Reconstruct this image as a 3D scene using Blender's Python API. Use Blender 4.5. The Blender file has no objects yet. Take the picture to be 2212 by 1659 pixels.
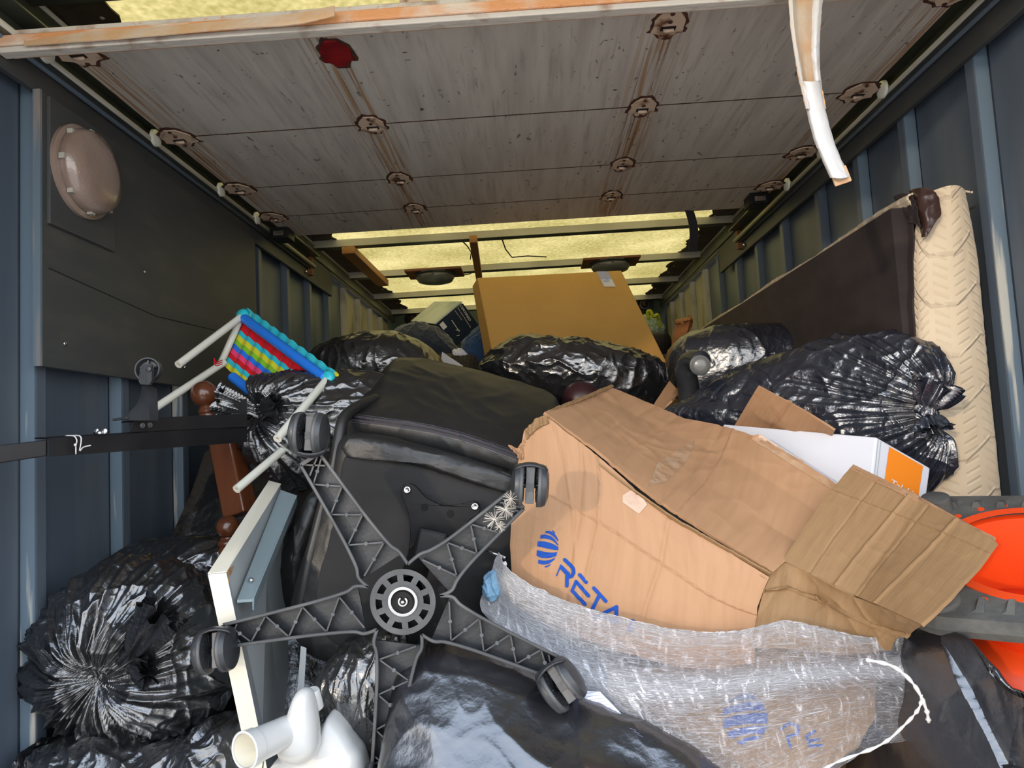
import bpy, math, random
import numpy as np
from mathutils import Vector, Matrix
from mathutils.bvhtree import BVHTree
from mathutils.geometry import tessellate_polygon
random.seed(4); RNG = np.random.RandomState(4)
S = bpy.context.scene; COL = S.collection
PI = math.pi
# ------------------------------------------------------------------ camera
FPX, CX, CY = 1500.0, 1106.0, 829.5
_Y = np.array([(1153-CX)/FPX, -(942-CY)/FPX, -1.0]); _Y /= np.linalg.norm(_Y)
_X = np.array([1.0, .054, 0.0]); _X -= _X.dot(_Y)*_Y; _X /= np.linalg.norm(_X)
_Z = np.cross(_X, _Y)
RW = np.stack([_X, _Y, _Z]); EYE = np.array([0.0, 0.0, 1.35])
cd = bpy.data.cameras.new('camera'); cam = bpy.data.objects.new('camera', cd); COL.objects.link(cam)
cd.sensor_fit = 'HORIZONTAL'; cd.sensor_width = 36; cd.lens = FPX*36/2212; cd.clip_start = .02
M = Matrix.Identity(4)
for i in range(3):
    for j in range(3): M[i][j] = RW[i, j]
    M[i][3] = EYE[i]
cam.matrix_world = M; S.camera = cam
# ------------------------------------------------------------------ light
S.view_settings.view_transform = 'Standard'; S.view_settings.look = 'None'; S.view_settings.gamma = 1
S.view_settings.exposure = 0.0; S.view_settings.use_curve_mapping = False
wd = bpy.data.worlds.new('sky'); S.world = wd; wd.use_nodes = True
wn, wl = wd.node_tree.nodes, wd.node_tree.links; bg = wn['Background']
tc = wn.new('ShaderNodeTexCoord'); sx = wn.new('ShaderNodeSeparateXYZ'); rp = wn.new('ShaderNodeValToRGB')
wl.new(tc.outputs['Generated'], sx.inputs[0]); wl.new(sx.outputs['Z'], rp.inputs[0]); wl.new(rp.outputs[0], bg.inputs[0])
e = rp.color_ramp.elements; e[0].position = 0.0; e[0].color = (.95, .90, .84, 1); e[1].position = .9; e[1].color = (.52, .64, .84, 1)
m_ = rp.color_ramp.elements.new(.3); m_.color = (.80, .86, .95, 1)
bg.inputs[1].default_value = 3.8
sd = bpy.data.lights.new('sun', 'SUN'); so = bpy.data.objects.new('sun', sd); COL.objects.link(so)
sd.energy = 1.1; sd.angle = .03; sd.color = (1, .80, .58)
so.rotation_euler = Vector((.55, .82, -.155)).to_track_quat('-Z', 'Y').to_euler(); so.location = (-4, -6, 4)

def ray(u, v): return RW @ np.array([(u-CX)/FPX, -(v-CY)/FPX, -1.0])
def W(u, v, y): r = ray(u, v); return EYE+r*(y/r[1])
def Wx(u, v, x): r = ray(u, v); return EYE+r*(x/r[0])
def Wz(u, v, z): r = ray(u, v); return EYE+r*((z-EYE[2])/r[2])
# ------------------------------------------------------------------ noise
_P = RNG.permutation(256); _P = np.concatenate([_P, _P]); _G = RNG.normal(size=(256, 3)); _G /= np.linalg.norm(_G, axis=1)[:, None]
def noise3(p):
    p = np.asarray(p, float); i = np.floor(p).astype(int); f = p-i; i &= 255; w = f*f*f*(f*(f*6-15)+10); r = 0
    for a in (0, 1):
        for b in (0, 1):
            for c in (0, 1):
                h = _P[_P[_P[(i[:, 0]+a) & 255]+((i[:, 1]+b) & 255)]+((i[:, 2]+c) & 255)]
                g = _G[h]; d = g[:, 0]*(f[:, 0]-a)+g[:, 1]*(f[:, 1]-b)+g[:, 2]*(f[:, 2]-c)
                r = r+d*(w[:, 0] if a else 1-w[:, 0])*(w[:, 1] if b else 1-w[:, 1])*(w[:, 2] if c else 1-w[:, 2])
    return r*1.6
def ridged(p): return 1-np.abs(noise3(p))*2
# ------------------------------------------------------------------ materials
def pm(name, col, rough=.5, metal=0, col2=None, vs=6, vstr=(1, 1, 1), lo=.4, hi=.7, bump=None, spec=.5, coat=0, uv=False, trans=0, sheen=0, detail=4):
    m = bpy.data.materials.new(name); m.use_nodes = True; n, l = m.node_tree.nodes, m.node_tree.links; b = n['Principled BSDF']
    b.inputs['Base Color'].default_value = (*col, 1); b.inputs['Roughness'].default_value = rough; b.inputs['Metallic'].default_value = metal
    b.inputs['Specular IOR Level'].default_value = spec; b.inputs['Coat Weight'].default_value = coat; b.inputs['Coat Roughness'].default_value = .15
    b.inputs['Transmission Weight'].default_value = trans; b.inputs['Sheen Weight'].default_value = sheen
    t = n.new('ShaderNodeTexCoord'); src = t.outputs['UV' if uv else 'Object']
    def nz(scale, st, det=4, off=0):
        mp = n.new('ShaderNodeMapping'); mp.inputs['Scale'].default_value = st; mp.inputs['Location'].default_value = (off, off, off); l.new(src, mp.inputs[0])
        x = n.new('ShaderNodeTexNoise'); x.inputs['Scale'].default_value = scale; x.inputs['Detail'].default_value = det; l.new(mp.outputs[0], x.inputs[0]); return x.outputs[0]
    if col2:
        r = n.new('ShaderNodeMapRange'); r.inputs[1].default_value = lo; r.inputs[2].default_value = hi; l.new(nz(vs, vstr, detail), r.inputs[0])
        mx = n.new('ShaderNodeMix'); mx.data_type = 'RGBA'; mx.inputs[6].default_value = (*col, 1); mx.inputs[7].default_value = (*col2, 1)
        l.new(r.outputs[0], mx.inputs[0]); l.new(mx.outputs[2], b.inputs['Base Color'])
    if bump:
        last = None
        for (sc, st, dist) in bump:
            bp = n.new('ShaderNodeBump'); bp.inputs['Distance'].default_value = dist; bp.inputs['Strength'].default_value = 1
            l.new(nz(sc, st, 5, 3.3), bp.inputs['Height'])
            if last: l.new(last, bp.inputs['Normal'])
            last = bp.outputs[0]
        l.new(last, b.inputs['Normal'])
    return m
def nodes(m): return m.node_tree.nodes, m.node_tree.links, m.node_tree.nodes['Principled BSDF']
MT = {}
MT['wall'] = pm('wall_paint', (.070, .092, .122), .42, 0, (.12, .14, .16), 9, (1, 1, .12), .5, .8, [(30, (1, 1, .1), .0006)])
MT['wall_lit'] = pm('wall_paint_worn_lit', (.125, .175, .225), .4, 0, (.48, .47, .42), 30, (1, 1, .07), .60, .68, [(30, (1, 1, .1), .0006)])  # worn paint, base lightened to stand for sky light on post sides
MT['walld'] = pm('wall_post_face', (.085, .110, .142), .4, 0, (.2, .22, .23), 25, (1, 1, .06), .62, .75)
MT['ply'] = pm('painted_plywood', (.047, .051, .053), .55, 0, (.075, .072, .065), 5, (1, 1, 3), .5, .75, [(60, (1, .15, 1), .0008)])
MT['plyedge'] = pm('plywood_edge', (.10, .14, .17), .6, 0, (.30, .22, .17), 40, (1, 1, .08), .5, .7)
MT['alu'] = pm('aluminium', (.50, .48, .42), .42, .2, (.40, .38, .33), 4, (1, 1, 1), .4, .7)
MT['alud'] = pm('dark_steel_track', (.10, .11, .10), .35, .7, (.16, .17, .13), 5)
MT['flange'] = pm('brown_sealant_flange', (.09, .068, .045), .6, 0, (.05, .04, .03), 12)
MT['galv'] = pm('bare_worn_sheet', (.40, .37, .28), .5, 0, (.14, .13, .10), 8, (1, 1, .5), .5, .7)
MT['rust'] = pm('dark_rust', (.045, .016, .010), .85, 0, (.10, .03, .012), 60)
MT['hinge'] = pm('worn_hinge_plate', (.62, .46, .33), .6, 0, (.16, .06, .025), 26, (1, 1, 1), .52, .66, [(60, (1, 1, 1), .001)])
MT['red'] = pm('red_plastic', (.30, .006, .012), .4, 0, (.12, .004, .006), 20)
MT['timber'] = pm('timber', (.42, .19, .055), .6, 0, (.25, .10, .03), 10, (.1, .1, 3), .4, .7)
MT['brownply'] = pm('brown_ply', (.22, .075, .025), .6, 0, (.12, .04, .015), 12)
MT['blackp'] = pm('black_plastic', (.022, .024, .027), .36, 0, (.04, .042, .046), 8, bump=[(150, (1, 1, 1), .0004)])
MT['greyp'] = pm('worn_grey_black_plastic', (.050, .053, .057), .42, 0, (.10, .10, .10), 14, lo=.45, hi=.75, bump=[(90, (1, 1, 1), .0004)])
MT['blackm'] = pm('black_steel', (.006, .006, .007), .45, 0, (.012, .012, .012), 12, spec=.25, bump=[(40, (1, 1, 1), .0004)])
MT['chrome'] = pm('chrome', (.6, .6, .6), .22, 1)
MT['leather'] = pm('black_leatherette', (.016, .016, .016), .42, 0, None, bump=[(400, (1, 1, 1), .0003), (9, (1, 1, 1), .002)], spec=.6)
MT['cloth'] = pm('black_dust_cloth', (.018, .0175, .018), .9, 0, (.03, .029, .03), 5, bump=[(12, (1, 1, 1), .004), (500, (1, 1, 1), .0005)])
MT['zip'] = pm('zip_tape', (.030, .026, .038), .7)
MT['bag'] = pm('black_bin_liner', (.010, .0102, .0115), .27, 0, None, bump=[(48, (1, 1, 1), .0022), (15, (1, 1, 1), .010)], spec=1.0, coat=.15)
MT['bagb'] = pm('blue_black_bin_liner', (.012, .015, .026), .27, 0, None, bump=[(55, (1, 1, 1), .002), (18, (1, 1, 1), .008)], spec=1.0, coat=.1)
MT['bags'] = pm('smooth_black_polythene', (.010, .010, .013), .27, 0, None, bump=[(14, (1, 1, 1), .003), (90, (1, 1, 1), .0006)], spec=1.0, coat=.2)
MT['board'] = pm('tan_packing_card', (.52, .29, .075), .7, 0, (.46, .25, .06), 3)
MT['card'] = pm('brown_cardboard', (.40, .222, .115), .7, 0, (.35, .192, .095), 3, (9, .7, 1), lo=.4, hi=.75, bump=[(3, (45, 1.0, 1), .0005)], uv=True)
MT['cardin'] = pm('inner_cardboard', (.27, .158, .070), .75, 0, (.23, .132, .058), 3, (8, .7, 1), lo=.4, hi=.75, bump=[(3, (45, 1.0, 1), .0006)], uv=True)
MT['tape'] = pm('clear_parcel_tape', (.42, .245, .135), .15, 0, (.50, .34, .22), 30, coat=1, bump=[(40, (1, 1, 1), .004)])
MT['blue'] = pm('blue_print', (.005, .058, .33), .6, spec=.2)
MT['white'] = pm('white_card', (.62, .63, .68), .6)
MT['orange'] = pm('orange_print', (.83, .235, .012), .45)
MT['wplas'] = pm('white_plastic', (.60, .60, .58), .22, 0, (.54, .54, .51), 3, coat=.3)
MT['cream'] = pm('cream_laminate', (.72, .68, .56), .4)
MT['chip'] = pm('chipboard', (.42, .25, .12), .9, 0, (.25, .14, .06), 60)
MT['greyl'] = pm('pale_grey_laminate', (.42, .46, .47), .35)
MT['chan'] = pm('blue_grey_metal', (.30, .38, .41), .32, .3)
MT['wood'] = pm('varnished_brown_wood', (.16, .050, .018), .25, 0, (.09, .026, .010), 8, (3, 3, .4), coat=.5)
MT['quilt'] = pm('cream_quilted_damask', (.62, .50, .345), .7, 0, (.56, .44, .30), 5, sheen=.2)
MT['under'] = pm('dark_mattress_backing', (.020, .013, .013), .9, 0, (.035, .024, .022), 6, (1, 1, 3), bump=[(14, (1, 1, .3), .004)])
MT['corner'] = pm('brown_corner_guard', (.045, .022, .018), .3, 0, None, bump=[(14, (1, 1, 1), .004)])
MT['rubber'] = pm('dusty_rubber', (.060, .060, .058), .8, 0, (.11, .105, .09), 25, bump=[(120, (1, 1, 1), .001)])
MT['cone'] = pm('orange_cone_plastic', (.86, .075, .008), .42, 0, (.75, .055, .006), 6)
MT['tube'] = pm('white_enamel_tube', (.72, .72, .63), .3)
MT['lens'] = pm('lamp_lens', (.30, .225, .185), .12, 0, (.20, .14, .11), 6, coat=1, bump=[(160, (1, 1, 1), .001)])
MT['lensr'] = pm('grey_lamp_lens', (.13, .13, .12), .3, 0, None, coat=.3)
MT['seal'] = pm('white_rubber_seal', (.66, .65, .65), .55, 0, (.60, .56, .50), 8)
MT['sealb'] = pm('torn_seal_backing', (.62, .38, .20), .8, 0, (.62, .55, .45), 10, bump=[(90, (1, 1, 1), .002)])
MT['orail'] = pm('flaking_orange_rail', (.72, .33, .14), .55, 0, (.74, .62, .50), 7, (1, 1, 1), .45, .6, [(90, (.5, 1, 1), .003)])
MT['wrail'] = pm('off_white_rail', (.60, .55, .47), .5, 0, (.38, .27, .2), 18, lo=.55, hi=.7, bump=[(70, (.4, 1, 1), .002)])
MT['denim'] = pm('blue_fleece', (.018, .06, .15), .95, 0, (.012, .035, .09), 10, sheen=.3, bump=[(60, (1, 1, 1), .003)])
MT['navy'] = pm('navy_fabric', (.035, .042, .06), .95, 0, (.02, .025, .04), 10, sheen=.3, bump=[(40, (1, 1, 1), .003)])
MT['tyre'] = pm('dusty_tyre', (.075, .062, .035), .9, 0, (.04, .034, .02), 20)
MT['nbox'] = pm('navy_print', (.010, .022, .050), .25)
MT['skyprint'] = pm('sky_print_gloss', (.50, .58, .62), .3, 0, (.06, .19, .36), 3.5, lo=.5, hi=.75)
MT['gbag'] = pm('pale_green_polythene', (.36, .45, .34), .35, 0, (.28, .36, .27), 12, bump=[(40, (1, 1, 1), .006)])
MT['lime'] = pm('lime_plastic', (.42, .46, .02), .4)
MT['green'] = pm('green_panel', (.045, .075, .05), .5)
MT['paper'] = pm('white_paper', (.72, .74, .86), .7)
MT['ink'] = pm('pale_blue_ink', (.30, .34, .55), .7)
MT['dark'] = pm('dark_void', (.004, .004, .004), .9)
MT['lblue'] = pm('pale_blue_cloth', (.22, .42, .62), .8, 0, None, bump=[(40, (1, 1, 1), .004)])
MT['maroon'] = pm('maroon_plastic', (.035, .010, .012), .4)
MT['fluff'] = pm('seed_fluff', (.6, .55, .48), .8)
MT['ground'] = pm('pale_concrete', (.50, .44, .37), .9, 0, (.40, .35, .30), 3)
MT['floor'] = pm('ply_floor', (.12, .085, .05), .7, 0, (.08, .05, .03), 4)
for nm, c in dict(w_red=(.62, .012, .02), w_cyan=(.03, .50, .60), w_yellow=(.62, .60, .03), w_green=(.22, .50, .03), w_blue=(.02, .18, .70), w_pink=(.75, .06, .18)).items(): MT[nm] = pm(nm, c, .25)

def roof_mat():
    m = bpy.data.materials.new('translucent_roof'); m.use_nodes = True; n, l = m.node_tree.nodes, m.node_tree.links; n.remove(n['Principled BSDF'])
    t = n.new('ShaderNodeBsdfTranslucent'); d = n.new('ShaderNodeBsdfDiffuse'); mx = n.new('ShaderNodeMixShader'); mx.inputs[0].default_value = .15
    tc = n.new('ShaderNodeTexCoord'); nz = n.new('ShaderNodeTexNoise'); nz.inputs['Scale'].default_value = 60; nz.inputs['Detail'].default_value = 6
    n2 = n.new('ShaderNodeTexNoise'); n2.inputs['Scale'].default_value = 3; n2.inputs['Detail'].default_value = 5
    l.new(tc.outputs['Object'], nz.inputs[0]); l.new(tc.outputs['Object'], n2.inputs[0])
    ad = n.new('ShaderNodeMath'); ad.operation = 'ADD'; l.new(nz.outputs[0], ad.inputs[0]); l.new(n2.outputs[0], ad.inputs[1])
    r = n.new('ShaderNodeValToRGB'); r.color_ramp.elements[0].position = .35; r.color_ramp.elements[0].color = (.50, .43, .215, 1)
    r.color_ramp.elements[1].position = .62; r.color_ramp.elements[1].color = (.76, .66, .41, 1)
    hv = n.new('ShaderNodeMath'); hv.operation = 'MULTIPLY'; hv.inputs[1].default_value = .5; l.new(ad.outputs[0], hv.inputs[0]); l.new(hv.outputs[0], r.inputs[0])
    l.new(r.outputs[0], t.inputs[0]); d.inputs[0].default_value = (.6, .55, .35, 1)
    l.new(t.outputs[0], mx.inputs[1]); l.new(d.outputs[0], mx.inputs[2]); l.new(mx.outputs[0], n['Material Output'].inputs[0]); return m
MT['roof'] = roof_mat()

def door_mat(xs, y1):
    """aged pale door board: brush streaks along the van, scuffs, rust runs in the lines of the hinges"""
    m = pm('aged_door_board', (.37, .33, .28), .6); n, l, b = nodes(m)
    g = n.new('ShaderNodeNewGeometry'); sp = n.new('ShaderNodeSeparateXYZ'); l.new(g.outputs['Position'], sp.inputs[0])
    def nz(scale, st, det=5, dist=0):
        mp = n.new('ShaderNodeMapping'); mp.inputs['Scale'].default_value = st; l.new(g.outputs['Position'], mp.inputs[0])
        x = n.new('ShaderNodeTexNoise'); x.inputs['Scale'].default_value = scale; x.inputs['Detail'].default_value = det; x.inputs['Distortion'].default_value = dist; l.new(mp.outputs[0], x.inputs[0]); return x.outputs[0]
    def rng(s, a, c, d0=0, d1=1):
        r = n.new('ShaderNodeMapRange'); r.inputs[1].default_value = a; r.inputs[2].default_value = c; r.inputs[3].default_value = d0; r.inputs[4].default_value = d1; l.new(s, r.inputs[0]); return r.outputs[0]
    def mul(a, c):
        x = n.new('ShaderNodeMath'); x.operation = 'MULTIPLY'
        l.new(a, x.inputs[0]); (l.new(c, x.inputs[1]) if not isinstance(c, float) else setattr(x.inputs[1], 'default_value', c)); return x.outputs[0]
    def mix(f, a, c2):
        x = n.new('ShaderNodeMix'); x.data_type = 'RGBA'; l.new(f, x.inputs[0])
        if isinstance(a, tuple): x.inputs[6].default_value = (*a, 1)
        else: l.new(a, x.inputs[6])
        x.inputs[7].default_value = (*c2, 1); return x.outputs[2]
    c = mix(rng(nz(3, (10, 1.0, 1)), .4, .7), (.58, .53, .46), (.46, .41, .355))
    c = mix(mul(rng(nz(9, (8, .6, 1)), .55, .7), .5), c, (.30, .26, .22))
    c = mix(mul(rng(nz(14, (2, .7, 1), 8, 2), .66, .70), .8), c, (.12, .11, .11))
    c = mix(mul(rng(nz(60, (1, 1, 1), 2), .72, .75), .9), c, (.05, .04, .035))
    for xc, w in xs:
        d = n.new('ShaderNodeMath'); d.operation = 'SUBTRACT'; l.new(sp.outputs['X'], d.inputs[0]); d.inputs[1].default_value = xc
        a = n.new('ShaderNodeMath'); a.operation = 'ABSOLUTE'; l.new(d.outputs[0], a.inputs[0])
        near = rng(a.outputs[0], w*.2, w, .85, 0)
        c = mix(mul(near, rng(nz(2.2, (45, 1.0, 1), 3, .4), .47, .60)), c, (.38, .21, .09))
        c = mix(mul(near, rng(nz(2.2, (80, .8, 1), 3, .4), .57, .63)), c, (.15, .055, .018))
    l.new(c, b.inputs['Base Color'])
    bp = n.new('ShaderNodeBump'); bp.inputs['Distance'].default_value = .0006; l.new(nz(25, (5, 1, 1)), bp.inputs['Height']); l.new(bp.outputs[0], b.inputs['Normal'])
    return m

def film_mat():
    m = bpy.data.materials.new('stretch_film'); m.use_nodes = True; n, l = m.node_tree.nodes, m.node_tree.links; b = n['Principled BSDF']
    b.inputs['Base Color'].default_value = (.80, .80, .84, 1); b.inputs['Roughness'].default_value = .16; b.inputs['Specular IOR Level'].default_value = .9
    tp = n.new('ShaderNodeBsdfTransparent'); mx = n.new('ShaderNodeMixShader')
    tc = n.new('ShaderNodeTexCoord')
    at = n.new('ShaderNodeAttribute'); at.attribute_name = 'haze'
    def nz(sc, st, rot=0, det=6, dist=.6):
        mp = n.new('ShaderNodeMapping'); mp.inputs['Scale'].default_value = st; mp.inputs['Rotation'].default_value = (0, 0, rot); l.new(tc.outputs['UV'], mp.inputs[0])
        x = n.new('ShaderNodeTexNoise'); x.inputs['Scale'].default_value = sc; x.inputs['Detail'].default_value = det; x.inputs['Distortion'].default_value = dist; l.new(mp.outputs[0], x.inputs[0]); return x.outputs[0]
    a = nz(7, (2.2, 16, 1), .15, 9, 1.4); c0 = nz(8, (11, 1, 1), .5); c1 = n.new('ShaderNodeMath'); c1.operation = 'MULTIPLY'; c1.inputs[1].default_value = .88; l.new(c0, c1.inputs[0]); c = c1.outputs[0]; k = nz(40, (1, 1.6, 1), .3, 10, 2.5)
    s = n.new('ShaderNodeMath'); s.operation = 'MAXIMUM'; l.new(a, s.inputs[0]); l.new(c, s.inputs[1])
    s2 = n.new('ShaderNodeMath'); s2.operation = 'MAXIMUM'; l.new(s.outputs[0], s2.inputs[0]); l.new(k, s2.inputs[1])
    ad = n.new('ShaderNodeMath'); ad.operation = 'ADD'; l.new(s2.outputs[0], ad.inputs[0]); l.new(at.outputs['Fac'], ad.inputs[1])
    r = n.new('ShaderNodeMapRange'); r.inputs[1].default_value = .47; r.inputs[2].default_value = .88; r.inputs[3].default_value = .12; r.inputs[4].default_value = .95; l.new(ad.outputs[0], r.inputs[0])
    bp = n.new('ShaderNodeBump'); bp.inputs['Distance'].default_value = .012; l.new(s2.outputs[0], bp.inputs['Height']); l.new(bp.outputs[0], b.inputs['Normal'])
    l.new(r.outputs[0], mx.inputs[0]); l.new(tp.outputs[0], mx.inputs[1]); l.new(b.outputs[0], mx.inputs[2]); l.new(mx.outputs[0], n['Material Output'].inputs[0]); return m
MT['film'] = film_mat()

# quilted mattress side: herringbone dashes and hexagon stitching as relief (uv in metres)
def quilt():
    for k_ in ('bag', 'bagb', 'bags'): nodes(MT[k_])[2].inputs['IOR'].default_value = 1.8
    n, l, b = nodes(MT['quilt'])
    tc = n.new('ShaderNodeTexCoord'); sp = n.new('ShaderNodeSeparateXYZ'); l.new(tc.outputs['UV'], sp.inputs[0])
    def mth(op, a, c=None):
        x = n.new('ShaderNodeMath'); x.operation = op
        for i, q in enumerate((a, c)):
            if q is None: continue
            if isinstance(q, (int, float)): x.inputs[i].default_value = q
            else: l.new(q, x.inputs[i])
        return x.outputs[0]
    u, v = sp.outputs[0], sp.outputs[1]
    tri = mth('ABSOLUTE', mth('SUBTRACT', mth('FRACT', mth('MULTIPLY', u, 1/.050)), .5))    # 0..0.5 zigzag
    band = mth('FRACT', mth('ADD', mth('MULTIPLY', v, 1/.021), mth('MULTIPLY', tri, 2.1)))
    h1 = mth('SUBTRACT', 1, mth('MULTIPLY', mth('ABSOLUTE', mth('SUBTRACT', band, .5)), 4.2))
    h1 = mth('MAXIMUM', h1, 0)
    gap = mth('LESS_THAN', mth('ABSOLUTE', mth('SUBTRACT', tri, .25)), .17)
    h1 = mth('MULTIPLY', h1, gap)
    tw = mth('ABSOLUTE', mth('SUBTRACT', mth('FRACT', mth('MULTIPLY', u, 1/.13)), .5))
    st = mth('FRACT', mth('ADD', mth('MULTIPLY', v, 1/.11), mth('MULTIPLY', mth('MINIMUM', mth('MAXIMUM', tw, .12), .38), 1.6)))
    seam = mth('MAXIMUM', mth('SUBTRACT', 1, mth('MULTIPLY', mth('ABSOLUTE', mth('SUBTRACT', st, .5)), 20)), 0)
    hh = mth('SUBTRACT', mth('MULTIPLY', h1, .7), mth('MULTIPLY', seam, 1.3))
    bp = n.new('ShaderNodeBump'); bp.inputs['Distance'].default_value = .0024; l.new(hh, bp.inputs['Height']); l.new(bp.outputs[0], b.inputs['Normal'])
quilt()
# ------------------------------------------------------------------ mesh building
LOC = {}
def link(o, parent=None, loc=(0, 0, 0)):
    COL.objects.link(o); loc = Vector(loc)
    if parent is not None: o.parent = parent; o.location = loc-LOC[parent]
    else: o.location = loc
    LOC[o] = loc; return o
def tag(o, label=None, cat=None, group=None, kind=None):
    if label: o['label'] = label
    if cat: o['category'] = cat
    if group: o['group'] = group
    if kind: o['kind'] = kind
    return o
def thing(name, label, cat, loc, group=None, kind=None):
    o = bpy.data.objects.new(name, None); o.empty_display_size = .05; link(o, None, tuple(loc)); return tag(o, label, cat, group, kind)
def mesh(name, vs, fs, mat, parent=None, smooth=False, uv=None, loc=None, sharp=None):
    vs = np.asarray(vs, float)
    if loc is None:
        loc = tuple(LOC[parent]) if parent is not None else (float(vs[:, 0].mean()), float(vs[:, 1].mean()), float(vs[:, 2].min()))
    me = bpy.data.meshes.new(name); me.from_pydata((vs-np.array(loc)).tolist(), [], fs)
    if smooth: me.polygons.foreach_set('use_smooth', [True]*len(me.polygons))
    if uv is not None:
        ul = me.uv_layers.new(name='UVMap'); li = np.empty(len(me.loops), int); me.loops.foreach_get('vertex_index', li)
        ul.data.foreach_set('uv', np.asarray(uv, float)[li].ravel())
    for mm in (mat if isinstance(mat, (list, tuple)) else [mat]): me.materials.append(MT[mm] if isinstance(mm, str) else mm)
    o = bpy.data.objects.new(name, me); link(o, parent, loc)
    if sharp:
        try: me.set_sharp_from_angle(angle=sharp)
        except Exception: pass
    return o
class MB:
    def __init__(s): s.v = []; s.f = []
    def add(s, vs, fs): k = len(s.v); s.v += [tuple(map(float, q)) for q in vs]; s.f += [tuple(i+k for i in f) for f in fs]; return s
    def hexa(s, c):   # c: 4 near corners (ccw) + 4 far corners
        return s.add(c, [(0, 1, 2, 3), (7, 6, 5, 4), (0, 4, 5, 1), (1, 5, 6, 2), (2, 6, 7, 3), (3, 7, 4, 0)])
    def box(s, a, b):
        (x0, y0, z0), (x1, y1, z1) = a, b
        return s.hexa([(x0, y0, z0), (x1, y0, z0), (x1, y0, z1), (x0, y0, z1), (x0, y1, z0), (x1, y1, z0), (x1, y1, z1), (x0, y1, z1)])
    def bar(s, p, q, w, h, up=(0, 0, 1)):
        p, q, up = np.array(p, float), np.array(q, float), np.array(up, float); d = q-p; d /= np.linalg.norm(d)
        a = np.cross(d, up); a /= np.linalg.norm(a); b = np.cross(a, d); a = a*w/2; b = b*h/2
        return s.hexa([p-a-b, p+a-b, p+a+b, p-a+b, q-a-b, q+a-b, q+a+b, q-a+b])
    def tube(s, pts, r, n=10, cap=True):
        pts = [np.array(p, float) for p in pts]; m = len(pts); rs = r if isinstance(r, (list, tuple)) else [r]*m
        t0 = pts[1]-pts[0]; ref = np.array([0, 0, 1.]) if abs(t0[2]) < .9*np.linalg.norm(t0) else np.array([1., 0, 0]); vs = []
        for i in range(m):
            t = pts[min(i+1, m-1)]-pts[max(i-1, 0)]; t /= np.linalg.norm(t); a = np.cross(t, ref); a /= np.linalg.norm(a); b = np.cross(a, t); ref = b
            for k in range(n): an = 2*PI*k/n; vs.append(pts[i]+rs[i]*(a*math.cos(an)+b*math.sin(an)))
        fs = [(i*n+k, i*n+(k+1) % n, (i+1)*n+(k+1) % n, (i+1)*n+k) for i in range(m-1) for k in range(n)]
        if cap: fs += [tuple(range(n))[::-1], tuple((m-1)*n+k for k in range(n))]
        return s.add(vs, fs)
    def lathe(s, o, axis, prof, n=24, cap=True):   # prof: (dist along axis, radius)
        o, ax = np.array(o, float), np.array(axis, float); ax /= np.linalg.norm(ax)
        ref = np.array([0, 0, 1.]) if abs(ax[2]) < .9 else np.array([1., 0, 0]); a = np.cross(ax, ref); a /= np.linalg.norm(a); b = np.cross(ax, a); m = len(prof)
        vs = [o+ax*h+r*(a*math.cos(2*PI*k/n)+b*math.sin(2*PI*k/n)) for h, r in prof for k in range(n)]
        fs = [(i*n+k, i*n+(k+1) % n, (i+1)*n+(k+1) % n, (i+1)*n+k) for i in range(m-1) for k in range(n)]
        if cap and prof[0][1] > 1e-6: fs.append(tuple(range(n))[::-1])
        if cap and prof[-1][1] > 1e-6: fs.append(tuple((m-1)*n+k for k in range(n)))
        return s.add(vs, fs)
    def prism(s, poly, d):   # polygon (3d points) extruded by vector d
        m = len(poly); poly = [np.array(p, float) for p in poly]; d = np.array(d, float); k = len(s.v)
        s.v += [tuple(p) for p in poly]+[tuple(p+d) for p in poly]
        tr = tessellate_polygon([[Vector(p) for p in poly]])
        s.f += [tuple(i+k for i in t) for t in tr]+[tuple(i+k+m for i in t[::-1]) for t in tr]+[(k+i, k+(i+1) % m, k+m+(i+1) % m, k+m+i) for i in range(m)]
        return s
    def build(s, name, mat, parent=None, smooth=False, sharp=None, bevel=0, loc=None):
        o = mesh(name, s.v, s.f, mat, parent, smooth, sharp=sharp, loc=loc)
        import bmesh
        b = bmesh.new(); b.from_mesh(o.data)
        if bevel: bmesh.ops.bevel(b, geom=[e for e in b.edges if e.is_manifold and e.calc_face_angle(0) > .5], offset=bevel, segments=2, affect='EDGES', profile=.5)
        bmesh.ops.recalc_face_normals(b, faces=b.faces); b.to_mesh(o.data); b.free(); return o
def dup(o, parent, off):
    c = o.copy(); COL.objects.link(c); c.parent = parent; c.location = Vector(o.location)+Vector(off); LOC[c] = LOC[o]+Vector(off)
    for ch in [q for q in bpy.data.objects if q.parent == o]:
        g = ch.copy(); COL.objects.link(g); g.parent = c; LOC[g] = LOC[ch]+Vector(off)
    return c
def crom(P, n, closed=False):
    P = np.asarray(P, float); m = len(P); out = []
    segs = m if closed else m-1
    t_all = np.linspace(0, segs, n, endpoint=not closed)
    for t in t_all:
        i = min(int(t), segs-1); f = t-i
        g = (lambda k: P[k % m]) if closed else (lambda k: P[min(max(k, 0), m-1)])
        a, b, c, d = g(i-1), g(i), g(i+1), g(i+2)
        out.append(.5*((2*b)+(-a+c)*f+(2*a-5*b+4*c-d)*f*f+(-a+3*b-3*c+d)*f**3))
    return np.array(out)
def lin(P, n):
    P = np.asarray(P, float); t = np.linspace(0, len(P)-1, n); i = np.minimum(t.astype(int), len(P)-2); f = (t-i)[:, None]; return P[i]*(1-f)+P[i+1]*f
def normals(G):
    du = np.gradient(G, axis=1); dv = np.gradient(G, axis=0); N = np.cross(du, dv); return N/(np.linalg.norm(N, axis=2, keepdims=True)+1e-12)
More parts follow.
